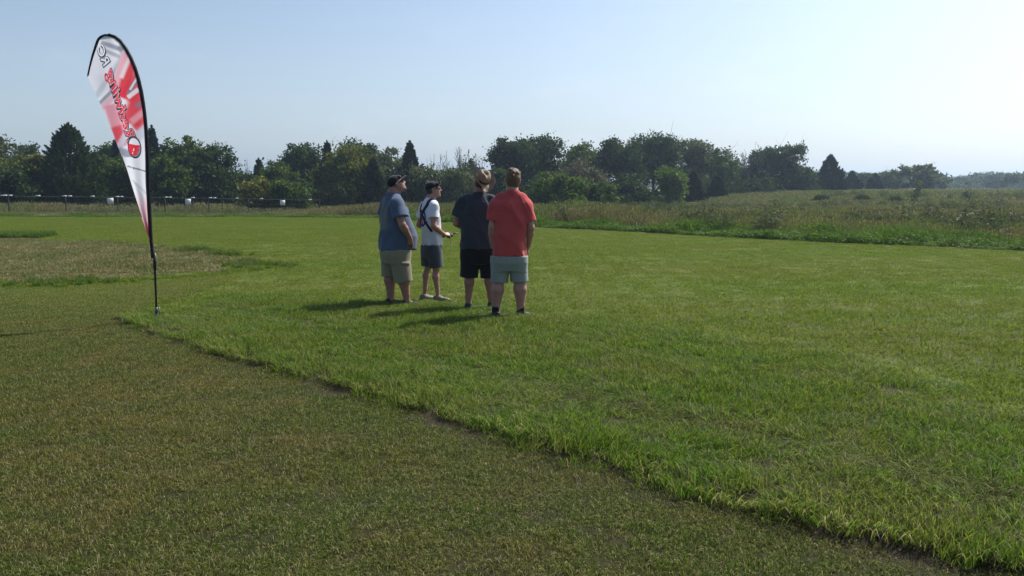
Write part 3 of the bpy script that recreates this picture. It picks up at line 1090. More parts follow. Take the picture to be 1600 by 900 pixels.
M_shoe = simple_mat("shoe_black", (0.018, 0.018, 0.022), 0.55, 0.3, 30, 0.4)
M_sole = simple_mat("shoe_sole_pale", (0.42, 0.43, 0.36), 0.7, 0.2, 30)
M_sock = mat_cloth("sock_black", (0.012, 0.012, 0.016))
M_glass = simple_mat("dark_lens", (0.01, 0.01, 0.012), 0.08, 0.1, 5, 0.8)
M_capm = mat_cloth("cap_black", (0.012, 0.014, 0.022), 0.15, 0.65)
M_eye = simple_mat("eye_white", (0.55, 0.52, 0.48), 0.25, 0.05, 5, 0.5)


def hand(S, w, d, n, side, curl=0.5, s=1.0):
    """five-fingered hand added to shape S: wrist w, pointing d, palm facing n, thumb on `side` of the palm"""
    w = np.array(w, float); d = np.array(d, float); d /= np.linalg.norm(d)
    n = np.array(n, float); n -= d * (n @ d); n /= np.linalg.norm(n)
    l = np.cross(d, n) * side
    kn = []
    for i, (off, ln, pl) in enumerate(((0.030, 0.078, 0.086), (0.010, 0.084, 0.090), (-0.011, 0.078, 0.085), (-0.030, 0.062, 0.078))):
        k0 = w + d * 0.012 * s + l * off * 0.55 * s
        k1 = w + d * pl * s + l * off * s
        S.cone(k0, k1, 0.0165 * s, 0.0120 * s, 0.012)
        a = curl * (0.75 + 0.12 * i)
        p = k1
        ang = a * 0.6
        for sg, rr in ((0.44, 0.0098), (0.31, 0.0088), (0.25, 0.0078)):
            q = p + (d * math.cos(ang) + n * math.sin(ang) + l * 0.04 * (1.5 - i)) * ln * sg * s * 1.05
            S.cone(p, q, rr * s, (rr - 0.0008) * s, 0.003)
            p = q; ang += a
        kn.append(k1)
    t0 = w + d * 0.018 * s + l * 0.018 * s + n * 0.008 * s
    t1 = t0 + (d * 0.60 + l * 0.75 + n * 0.35) * 0.040 * s
    t2 = t1 + (d * 0.85 + l * 0.35 + n * 0.45) * 0.032 * s
    t3 = t2 + (d * 0.95 + l * 0.05 + n * 0.45) * 0.026 * s
    S.cone(t0, t1, 0.0165 * s, 0.0125 * s, 0.010).cone(t1, t2, 0.0122 * s, 0.0105 * s, 0.003).cone(t2, t3, 0.0105 * s, 0.0085 * s, 0.003)
    return S


def head_ops(S, c, M, s=1.0, full=0.0):
    T = lambda p: np.array(c) + M @ (np.array(p) * s)
    E = lambda p, r, k: S.ell(T(p), np.array(r) * s, k, M)
    E((0, -0.012, 0.022), (0.077, 0.096, 0.092), 0.02)
    E((0, 0.030, -0.030), (0.064 + full, 0.066, 0.082), 0.025)
    E((0, 0.010, -0.070), (0.058 + full * 1.6, 0.055, 0.045), 0.03)
    S.cone(T((-0.016, 0.072, -0.100)), T((0.016, 0.072, -0.100)), 0.020 * s, 0.020 * s, 0.02)     # chin
    S.cone(T((0, 0.088, 0.012)), T((0, 0.110, -0.030)), 0.008 * s, 0.0125 * s, 0.008)              # nose
    S.cone(T((-0.011, 0.098, -0.035)), T((0.011, 0.098, -0.035)), 0.009 * s, 0.009 * s, 0.006)
    S.cone(T((-0.040, 0.076, 0.022)), T((0.040, 0.076, 0.022)), 0.012 * s, 0.012 * s, 0.014)      # brow
    S.ell(T((-0.032, 0.088, 0.004)), np.array((0.015, 0.010, 0.009)) * s, 0, M, sub=True)
    S.ell(T((0.032, 0.088, 0.004)), np.array((0.015, 0.010, 0.009)) * s, 0, M, sub=True)
    S.cone(T((-0.020, 0.086, -0.062)), T((0.020, 0.086, -0.062)), 0.0080 * s, 0.0080 * s, 0.006)  # lips
    S.cone(T((-0.017, 0.085, -0.073)), T((0.017, 0.085, -0.073)), 0.0085 * s, 0.0085 * s, 0.005)
    for q in (-1, 1):
        S.ell(T((q * 0.079, -0.008, -0.010)), np.array((0.011, 0.019, 0.033)) * s, 0.008, M @ rotx(0.15) @ rotz(q * -0.35))
        S.ell(T((q * 0.089, -0.004, -0.008)), np.array((0.008, 0.010, 0.018)) * s, 0, M, sub=True)
    return T


def shoe_mesh(ank, yaw, s=1.0):
    """low trainer under an ankle joint: upper and sole; toes along +Y turned by yaw"""
    M = rotz(yaw)
    b = np.array((ank[0], ank[1], 0.0))
    T = lambda p: b + M @ (np.array(p) * s)
    U = Shape()
    U.cone(T((0, -0.040, 0.045)), T((0, 0.030, 0.055)), 0.038 * s, 0.038 * s, 0.03)
    U.cone(T((0, 0.030, 0.050)), T((0.004, 0.130, 0.032)), 0.038 * s, 0.032 * s, 0.03)
    U.cone(T((0.004, 0.110, 0.030)), T((0.006, 0.172, 0.027)), 0.034 * s, 0.024 * s, 0.03)
    U.cone(T((0, -0.020, 0.070)), T((0, -0.020, 0.100)), 0.044 * s, 0.043 * s, 0.02, cut=True)
    up = U.mesh("shoe", 0.007, clip=lambda x, y, z: 0.022 - z)
    B = Shape()
    B.cone(T((0, -0.045, 0.020)), T((0, 0.06, 0.018)), 0.044 * s, 0.040 * s, 0.02)
    B.cone(T((0, 0.06, 0.018)), T((0.005, 0.140, 0.018)), 0.038 * s, 0.041 * s, 0.02)
    B.cone(T((0.005, 0.135, 0.018)), T((0.006, 0.170, 0.020)), 0.040 * s, 0.028 * s, 0.02)
    so = B.mesh("sole", 0.007, clip=lambda x, y, z: np.maximum(z - 0.024 * s, 0.0 - z))
    return up, so


from mathutils.bvhtree import BVHTree


def bvh_of(me):
    return BVHTree.FromPolygons([v.co for v in me.vertices], [list(p.vertices) for p in me.polygons])


def strap_mesh(name, pts, normals, width, thick=0.005):
    """flat webbing that follows points on a surface"""
    pts = np.array(pts); nm = np.array(normals)
    T = np.gradient(pts, axis=0); T /= np.linalg.norm(T, axis=1)[:, None] + 1e-9
    S = np.cross(T, nm); S /= np.linalg.norm(S, axis=1)[:, None] + 1e-9
    h = width / 2
    rows = [pts - S * h + nm * 0.002, pts - S * h + nm * (0.002 + thick), pts + S * h + nm * (0.002 + thick), pts + S * h + nm * 0.002]
    V = np.stack(rows, 1).reshape(-1, 3)
    F = []
    for i in range(len(pts) - 1):
        for j in range(4):
            k = (j + 1) % 4
            F.append((i * 4 + j, i * 4 + k, i * 4 + 4 + k, i * 4 + 4 + j))
    F.append((3, 2, 1, 0)); m = (len(pts) - 1) * 4
    F.append((m, m + 1, m + 2, m + 3))
    return np_mesh(name, V, np.array(F))


def drape(bvh, pts, direction, centre=None):
    """drop points onto the garment from outside along a direction"""
    out = []; nn = []
    for p in pts:
        p = Vector(p); d = Vector(direction)
        h = bvh.ray_cast(p - d * 1.0, d)
        if h[0] is None:
            h = bvh.find_nearest(p)
        out.append(tuple(h[0])); n = h[1]
        if n.dot(d) > 0: n = -n
        nn.append(tuple(n))
    out = np.array(out)
    return out, np.array(nn)


def cap_parts(c, M, s, parent, brim_up=0.0, pitch=0.0, peak_len=0.075):
    T = lambda p: np.array(c) + M @ (np.array(p) * s)
    S = Shape()
    S.ell(T((0, -0.012, 0.040)), np.array((0.086, 0.106, 0.086)) * s, 0.0, M, box=(*(M @ np.array((0, 0.16 + pitch, -1.0))), 0.026 * s))
    S.cone(T((-0.035, 0.070, 0.066)), T((0.035, 0.070, 0.066)), 0.026 * s, 0.026 * s, 0.03)
    S.ell(T((0, -0.012, 0.128)), np.array((0.008, 0.008, 0.006)) * s, 0.002)
    me = S.mesh("cap", 0.0055)
    cp = link("cap", me, M_capm, parent)
    # peak: a curved sheet with thickness
    nu, nv = 15, 8
    rows = []
    for i in range(nu):
        u = (i / (nu - 1)) * 2 - 1
        a = u * 1.15
        for j in range(nv):
            t = j / (nv - 1)
            L_ = peak_len * math.cos(a * 0.75) ** 0.6
            x = math.sin(a) * (0.080 - 0.004 * t)
            y = -0.006 + math.cos(a) * 0.092 + t * L_
            z = 0.036 - 0.024 * u * u - 0.10 * t * t * (u * u) * 0.25 + brim_up * t * (0.5 + 0.5 * t)
            rows.append((x, y, z))
    A = np.array([T(p) for p in rows])
    up = M @ np.array((0, -0.2, 1.0)) * 0.004 * s
    V = np.vstack([A + up, A - up])
    n0 = len(A); F = []
    for i in range(nu - 1):
        for j in range(nv - 1):
            q = (i * nv + j, (i + 1) * nv + j, (i + 1) * nv + j + 1, i * nv + j + 1)
            F.append(q); F.append(tuple(n0 + k for k in q[::-1]))
    rim = [i * nv for i in range(nu)] + [(nu - 1) * nv + j for j in range(1, nv)] + [i * nv + nv - 1 for i in range(nu - 2, -1, -1)] + [j for j in range(nv - 2, 0, -1)]
    for a_, b_ in zip(rim, rim[1:] + rim[:1]):
        F.append((a_, n0 + a_, n0 + b_, b_))
    link("peak", np_mesh("peak", V, np.array(F)), M_capm, cp, smooth=True)
    return cp


def glasses(T, M, s, parent):
    S = Shape()
    for q in (-1, 1):
        S.ell(T((q * 0.032, 0.098, 0.004)), np.array((0.031, 0.007, 0.019)) * s, 0.004, M @ rotz(q * -0.30))
        S.cone(T((q * 0.060, 0.086, 0.010)), T((q * 0.082, 0.0, 0.010)), 0.0042 * s, 0.004 * s, 0.004)
    S.cone(T((-0.012, 0.104, 0.010)), T((0.012, 0.104, 0.010)), 0.004 * s, 0.004 * s, 0.003)
    link("sunglasses", S.mesh("sunglasses", 0.004), M_glass, parent)


def eyes(T, s, parent):
    for q in (-1, 1):
        bm = bmesh.new()
        bmesh.ops.create_uvsphere(bm, u_segments=12, v_segments=8, radius=0.0125 * s)
        me = bpy.data.meshes.new("eye"); bm.to_mesh(me); bm.free()
        o = link("eye", me, M_eye, parent, smooth=True)
        o.location = Vector(T((q * 0.032, 0.078, 0.004)))


def make_person(label, loc, rz, P, skin, shirt_m, shorts_m, group="men watching the sky from the mown field"):
    root = empty("person", loc, rz)
    tag(root, label, "person", group)
    s = P['s']
    A = lambda k: np.array(P[k], float)
    M = rotz(P.get('yaw', 0)) @ roty(P.get('roll', 0)) @ rotx(P.get('pitch', 0))
    hc = A('head')
    # --- one continuous body
    B = Shape()
    B.loft(P['torso'], 0.03)
    hs = P.get('hs', s)
    T0 = head_ops(B, hc, M, hs, P.get('full', 0))
    T = T0
    nb = A('neck')
    nr = P.get('neck_r', 0.058)
    B.cone(nb - (0, 0, 0.06), nb, nr * 1.15, nr * 1.08, 0.03)
    B.cone(nb, T((0, -0.022, -0.05)), nr * 1.08, nr, 0.03)
    lw = P.get('limb', 1.0)
    for sd_, q in (('l', -1), ('r', 1)):
        sh, el, wr = A('sh_' + sd_), A('el_' + sd_), A('wr_' + sd_)
        B.cone(nb * (0.3, 1, 1) + sh * (0.7, 0, 0) - (0, 0, .085), sh - (0, 0, .012), 0.05, 0.058 * lw, 0.04)
        B.cone(sh - (0, 0, .012), sh * .45 + el * .55, 0.058 * lw, 0.052 * lw, 0.03)
        B.cone(sh * .45 + el * .55, el, 0.052 * lw, 0.041 * lw, 0.02)
        m = el * .70 + wr * .30
        B.cone(el, m, 0.042 * lw, 0.046 * lw, 0.02)
        B.cone(m, wr, 0.045 * lw, 0.027 * lw, 0.015)
        hd = P['hand_' + sd_]
        hand(B, wr, hd[0], hd[1], hd[2], hd[3], s * 1.02)
        hp, kn, an = A('hip_' + sd_), A('kn_' + sd_), A('an_' + sd_)
        cl = P.get('calf', 1.0)
        B.cone(hp, kn, 0.094 * lw * P.get('hipr', 1.0), 0.060 * lw * cl, 0.04)
        fw = (kn - hp); bk = np.array((0, -0.016, 0))
        m = kn * .70 + an * .30 + bk
        B.cone(kn, m, 0.056 * lw * cl, 0.0625 * lw * cl, 0.02)
        B.cone(m, kn * .22 + an * .78, 0.0615 * lw * cl, 0.040 * lw * cl, 0.02)
        B.cone(kn * .22 + an * .78, an, 0.040 * lw * cl, 0.037 * lw * cl, 0.015)
        yw = P['toe_' + sd_]
        f = rotz(yw) @ np.array((0, 1.0, 0))
        B.cone(an - (0, 0, 0.02), an * (1, 1, 0) + f * 0.12 + (0, 0, 0.035), 0.034, 0.024, 0.02)
    body = B.mesh("body", 0.0065)
    link("body", body, skin, root)
    # --- t-shirt
    C = Shape()
    C.loft(P['shirt'], 0.02, P.get('shirt_p', 2.25))
    ft = np.array(P['torso'], float)
    ft[:, 3:] += 0.010
    ft = ft[ft[:, 0] > P['shirt'][0][0] + 0.04]
    C.loft(ft, 0.02)
    C.cone(nb - (0, 0, 0.06), nb - (0, 0, 0.004), nr * 1.15 + .008, nr * 1.10 + .008, 0.02, cut=True)
    for sd_ in 'lr':
        sh, el = A('sh_' + sd_), A('el_' + sd_)
        C.cone(nb * (0.3, 1, 1) + sh * (0.7, 0, 0) - (0, 0, .085), sh - (0, 0, .012), 0.060, 0.058 * lw + .010, 0.04)
        t = P.get('sleeve', 0.62)
        e = sh * (1 - t) + el * t
        C.cone(nb * (0.35, 1, 1) + sh * (0.55, 0, 0) - (0, 0, .092), sh + (0, 0, -0.010), 0.060, 0.074 * lw, 0.04)
        C.cone(sh - (0, 0, .006), e, 0.076 * lw, P.get('sleeve_r', 0.082) * lw, 0.03, cut=True)
    C.cone(nb - (0, 0.0, 0.05), nb + (0, 0, 0.000), nr * 1.25, nr * 1.18, 0.02, cut=True)
    fd = folds(P['seed'], P.get('fold', 0.0075) * 1.35, 0.55, 30)
    zh = P['shirt'][0][0]; ph = P['seed'] * 1.7; nz_ = nb[2]
    rdg = lambda q: 1.0 - 2.0 * np.abs(np.sin(q)) ** 0.7

    def drapes(x, y, z):
        th = np.arctan2(y, x)
        near = np.clip((zh + 0.34 - z) / 0.34, 0, 1)
        up_ = np.clip((z - zh - 0.30) / 0.3, 0, 1)
        fade = np.clip((nz_ - 0.02 - z) / 0.07, 0.1, 1)
        return -0.004 + fade * fd(x, y, z) + near * (0.004 + 0.010 * np.sin(5 * th + 1.2 * np.sin(9 * z) + ph) * np.sin(2.3 * th + ph) - 0.007 * rdg(3.5 * th + 1.6 * np.sin(6 * z + ph) + 5 * z)) - 0.003 * near \
            - 0.007 * fade * up_ * rdg(13 * (np.abs(x) * 0.9 + z * 0.75) + 1.5 * np.sin(7 * x + ph)) - 0.005 * fade * rdg(9 * z + 6 * np.sin(3 * x + ph) + 2 * y)
    shirt = C.mesh("t_shirt", 0.0075, drapes)
    so = link("t_shirt", shirt, shirt_m, root)
    # ribbed collar
    th = np.arange(25) * 2 * math.pi / 24
    ring = np.stack([nb[0] + np.cos(th) * nr * 1.16, nb[1] + np.sin(th) * nr * 1.16, nb[2] + 0.0 - 0.012 * np.sin(th)], 1)
    V, F = tube_arrays(ring, 0.005, 6, False)
    link("collar", np_mesh("collar", V, F), shirt_m, so, smooth=True)
    # --- shorts
    D = Shape()
    D.loft(P['shorts'], 0.03, 2.3)
    for sd_ in 'lr':
        hp, he, hr = A('hip_' + sd_), A('hem_' + sd_), P['hem_rad']
        D.cone(hp, he, hr * 1.02, hr, 0.035, cut=True, flat=(1.0, P.get('hem_flat', 0.95), 1.0))
    top = P["shirt"][0][0] + 0.004
    sm = D.mesh("shorts", 0.0075, folds(P['seed'] + 9, 0.0085, 0.3, 26), clip=lambda x, y, z: z - top)
    sh_o = link("shorts", sm, shorts_m, root)
    # skin never shows through the cloth: ease covered skin back under the garments
    n_ = len(body.vertices)
    co = np.empty(n_ * 3, np.float32); body.vertices.foreach_get('co', co); co = co.reshape(-1, 3)
    no = np.empty(n_ * 3, np.float32); body.vertex_normals.foreach_get('vector', no); no = no.reshape(-1, 3)
    for gm_, zlo, zhi in ((shirt, P['shirt'][0][0] + 0.004, nb[2] - 0.008), (sm, min(P['hem_l'][2], P['hem_r'][2]) + 0.03, P['shirt'][0][0] + 0.004)):
        bv_ = bvh_of(gm_)
        for i_ in np.nonzero((co[:, 2] > zlo) & (co[:, 2] < zhi))[0]:
            p_ = Vector(co[i_]); h_ = bv_.find_nearest(p_, 0.026)
            if h_[0] is None: continue
            sd2 = (p_ - h_[0]).dot(h_[1])
            if sd2 > -0.005 and Vector(no[i_]).dot(h_[1]) > 0.35:
                co[i_] = h_[0] - h_[1] * 0.006
    body.vertices.foreach_set('co', co.ravel()); body.update()
    # --- shoes, socks
    for sd_ in 'lr':
        an = A('an_' + sd_)
        up, sole = shoe_mesh(an, P['toe_' + sd_], s)
        u = link("shoe", up, P.get('shoe_m', M_shoe), root)
        link("sole", sole, P.get('sole_m', M_shoe), u)
        if P.get('sock'):
            K = Shape()
            K.cone((an[0], an[1], 0.05), an * (1, 1, 0) + (0, 0, P['sock']), 0.047 * s, 0.049 * s, 0.01, cut=True)
            link("sock", K.mesh("sock", 0.007), M_sock, root)
    return root, body, so, shirt, sh_o, T, M
S1 = mat_skin("skin_ruddy", (0.31, 0.17, 0.13))
S2 = mat_skin("skin_fair", (0.37, 0.21, 0.165))
M_hair_b = simple_mat("hair_brown", (0.12, 0.068, 0.036), 0.5, 0.35, 60, 0.4, bump=0.8, bscale=120)
M_hair_d = simple_mat("hair_dark", (0.025, 0.018, 0.014), 0.5, 0.35, 60, 0.4, bump=0.8, bscale=120)


def hair_mesh(T, M, s, seed, box=(0, 1.0, -0.55, 0.035), amp=0.004, grow=1.0, k=14, ):
    H = Shape()
    b = M @ np.array(box[:3]); b_ = (*b, box[3] * s)
    H.ell(T((0, -0.016, 0.026)), np.array((0.082, 0.101, 0.098)) * s * grow, 0.0, M, box=b_)
    H.ell(T((0, -0.048, -0.030)), np.array((0.068, 0.056, 0.062)) * s * grow, 0.02, M)
    r = np.random.default_rng(seed)
    for _ in range(k):            # loose locks on the crown
        a = r.random() * 6.28; e = 0.5 + r.random() * 1.0
        d = np.array((math.cos(a) * math.cos(e), math.sin(a) * math.cos(e) - 0.1, math.sin(e)))
        p = np.array((0, -0.016, 0.026)) + d * np.array((0.074, 0.092, 0.090)) * grow
        q = p + d * 0.004 + r.normal(0, 0.009, 3) + np.array((0, 0.010, 0))
        H.cone(T(p), T(q), 0.017 * s, 0.009 * s, 0.012)
    return H.mesh("hair", 0.0055, folds(seed, amp, 0.9, 120))


def person_red():
    x, y = gp(796, 499)
    P = dict(s=1.02, hs=1.12, seed=3, limb=1.06, calf=1.20, full=0.004, neck_r=0.062,
             head=(0.040, 0.03, 1.688), neck=(0.035, -0.01, 1.555), yaw=R(8), pitch=R(13), roll=R(3),
             torso=[(0.86, 0, 0, .175, .125), (1.0, 0, 0, .165, .125), (1.2, .01, -.005, .185, .125), (1.38, .015, -.01, .185, .11), (1.47, .02, -.01, .13, .09), (1.52, .03, -.01, .07, .07)],
             shirt=[(0.775, 0.0, 0.01, .208, .170), (0.84, 0.0, 0.01, .206, .166), (0.95, 0.0, 0.005, .196, .156), (1.08, 0.005, 0.0, .200, .155), (1.22, .012, -.005, .215, .150), (1.34, .018, -.01, .222, .138), (1.42, .022, -.012, .185, .118), (1.465, .026, -.012, .120, .090), (1.50, .030, -.01, .078, .075), (1.53, .034, -.01, .068, .070)],
             sh_l=(-.162, -.01, 1.385), el_l=(-.205, -.040, 1.13), wr_l=(-.205, .07, .885), hand_l=((0.10, 0.25, -1), (1, 0.2, 0), -1, 0.5),
             sh_r=(.202, -.01, 1.380), el_r=(.256, -.02, 1.12), wr_r=(.232, .09, .895), hand_r=((-0.15, 0.3, -1), (-1, 0.2, 0), 1, 0.5),
             hip_l=(-.105, .0, .86), kn_l=(-.135, .01, .49), an_l=(-.165, -.03, .085), toe_l=R(32),
             hip_r=(.105, .0, .86), kn_r=(.125, .03, .49), an_r=(.140, .03, .085), toe_r=R(-38),
             shorts=[(0.60, 0, 0, .20, .13), (0.70, 0, -.005, .232, .160), (0.80, 0, 0, .225, .16), (0.93, 0, 0, .19, .14)],
             hem_l=(-.125, .005, .455), hem_r=(.120, .02, .470), hem_rad=0.108, sock=0.165, sleeve=0.72, sleeve_r=0.080, fold=0.008)
    root, body, so, shirt, sh, T, M = make_person(
        "man in the red t-shirt and pale grey shorts, bareheaded, back to the camera",
        (x, y, 0), 0.0, P, S2, mat_cloth("shirt_red", (0.42, 0.062, 0.060), 0.08), mat_cloth("shorts_pale_grey", (0.22, 0.25, 0.235), 0.10))
    h = link("hair", hair_mesh(T, M, 1.12, 5, k=34), M_hair_b, root)
    eyes(T, 1.12, root)


def hat_mesh(T, M, s):
    """creased cowboy-style hat: pinched crown and a brim rolled up at both sides"""
    nu, nv = 64, 11
    V = []; F = []
    # crown rings then brim rings, outer surface; then the same offset for thickness
    prof = [(0.02, 0.150, 0), (0.35, 0.156, 0), (0.62, 0.152, 0), (0.86, 0.132, 0), (0.97, 0.100, 0), (1.0, 0.060, 0), (1.02, 0.026, 0), (1.05, 0.022, 1), (1.22, 0.018, 1), (1.45, 0.016, 1), (1.68, 0.018, 1), (1.88, 0.024, 1)]
    A = []
    for (f, z, br) in prof:
        for i in range(nu):
            th = i * 2 * math.pi / nu
            cx, cy = math.cos(th), math.sin(th)
            rx, ry = 0.086 * f, 0.106 * f
            zz = z
            if not br:
                top = max(0, (z - 0.08) / 0.075)
                # long dent on top and two pinches at the front
                zz -= 0.038 * top * math.exp(-(cx * f / 0.32) ** 2) * (1 - 0.35 * max(0, cy * f))
                zz += 0.006 * top * math.sin(3 * th + 1)
                p = top * 0.22 * max(0, cy) ** 2 * abs(cx) ** 0.6
                rx *= 1 - p; ry *= 1 - 0.03 * top
            else:
                t = (f - 1.05) / 0.83
                side = abs(cx) ** 1.7
                zz += 0.085 * t ** 1.35 * side - 0.050 * t * (abs(cy) ** 3) * (1.0 if cy > 0 else 0.75)
                zz += 0.010 * t * math.sin(2.3 * th + 0.7) + 0.008 * t * math.sin(5 * th)
                rx *= 1 - 0.14 * t * side
            A.append((cx * rx, cy * ry - 0.012, zz + 0.018))
    A = np.array(A)
    n0 = len(A); m = len(prof)
    c = A[:nu].mean(0)
    inner = A.copy()
    inner[:, 2] -= 0.004
    inner[:7 * nu, :2] = (inner[:7 * nu, :2] - (0, -0.012)) * 0.975 + (0, -0.012)
    V = np.vstack([A, inner, [c], [c - (0, 0, .004)]])
    for r_ in range(m - 1):
        for i in range(nu):
            j = (i + 1) % nu
            F.append((r_ * nu + i, (r_ + 1) * nu + i, (r_ + 1) * nu + j, r_ * nu + j))
            F.append((n0 + r_ * nu + i, n0 + r_ * nu + j, n0 + (r_ + 1) * nu + j, n0 + (r_ + 1) * nu + i))
    for i in range(nu):
        j = (i + 1) % nu
        e = (m - 1) * nu
        F.append((e + i, n0 + e + i, n0 + e + j, e + j))
    for i in range(0, nu, 2):
        F.append((2 * n0, i, (i + 1) % nu, (i + 2) % nu)); F.append((2 * n0 + 1, n0 + (i + 2) % nu, n0 + (i + 1) % nu, n0 + i))
    W = np.array([T(p) for p in V])
    # band round the crown
    th = np.arange(41) * 2 * math.pi / 40
    rows = []
    for z, g in ((0.046, 1.035), (0.068, 1.02)):
        rows.append(np.stack([np.cos(th) * 0.086 * g, np.sin(th) * 0.106 * g - 0.012, np.full(41, z)], 1))
    B = np.vstack(rows)
    BF = [(i, i + 1, 41 + i + 1, 41 + i) for i in range(40)]
    Wb = np.array([T(p) for p in B])
    return np_mesh("hat", W, np.array(F)), np_mesh("hat_band", Wb, np.array(BF))


def person_hat():
    x, y = gp(749, 485)
    P = dict(s=1.02, seed=11, limb=1.04, calf=0.98, full=0.006, neck_r=0.060,
             head=(0.020, 0.02, 1.665), neck=(0.005, -0.01, 1.530), yaw=R(34), pitch=R(36), roll=R(6),
             torso=[(0.86, 0, 0, .175, .125), (1.0, 0, 0, .175, .135), (1.2, 0, 0, .195, .135), (1.36, 0, -.01, .185, .115), (1.45, 0, -.01, .13, .09), (1.50, .0, -.01, .07, .07)],
             shirt=[(0.815, 0.0, 0.01, .245, .185), (0.90, 0.0, 0.01, .242, .185), (1.02, 0.0, 0.01, .238, .180), (1.15, 0.0, 0.005, .235, .170), (1.27, 0, -.005, .232, .155), (1.35, 0, -.01, .222, .140), (1.41, 0, -.012, .180, .118), (1.455, .002, -.012, .115, .088), (1.49, .004, -.01, .076, .074), (1.51, .004, -.01, .068, .070)],
             sh_l=(-.215, -.01, 1.40), el_l=(-.290, .02, 1.135), wr_l=(-.130, .22, 1.06), hand_l=((0.95, 0.15, 0.1), (0, -1, 0.1), 1, 0.5),
             sh_r=(.215, -.01, 1.40), el_r=(.270, .04, 1.12), wr_r=(.120, .24, 1.03), hand_r=((-0.95, 0.15, 0.1), (0, -1, 0.1), -1, 0.5),
             hip_l=(-.11, .0, .86), kn_l=(-.122, .01, .50), an_l=(-.145, -.01, .085), toe_l=R(12),
             hip_r=(.11, .0, .86), kn_r=(.120, .02, .50), an_r=(.155, .06, .085), toe_r=R(-16),
             shorts=[(0.62, 0, 0, .21, .14), (0.70, 0, 0, .243, .165), (0.80, 0, 0, .243, .168), (0.93, 0, 0, .22, .15)],
             hem_l=(-.132, .005, .435), hem_r=(.135, .015, .435), hem_rad=0.118, sleeve=0.66, sleeve_r=0.092, fold=0.007)
    root, body, so, shirt, sh, T, M = make_person(
        "man in the curled brim hat, charcoal t-shirt and black shorts, back to the camera",
        (x, y, 0), 0.0, P, S1, mat_cloth("shirt_charcoal", (0.036, 0.042, 0.058), 0.12), mat_cloth("shorts_black", (0.010, 0.010, 0.013), 0.2))
    link("hair", hair_mesh(T, M, 1.02, 8, k=0), M_hair_d, root)
    hm, hb = hat_mesh(T, M, 1.06)
    ho = link("hat", hm, simple_mat("hat_leather", (0.22, 0.170, 0.115), 0.6, 0.3, 18, 0.3, bump=0.3), root, smooth=True)
    link("hat_band", hb, simple_mat("band_dark", (0.04, 0.025, 0.018), 0.6), ho, smooth=True)
    eyes(T, 1.02, root)


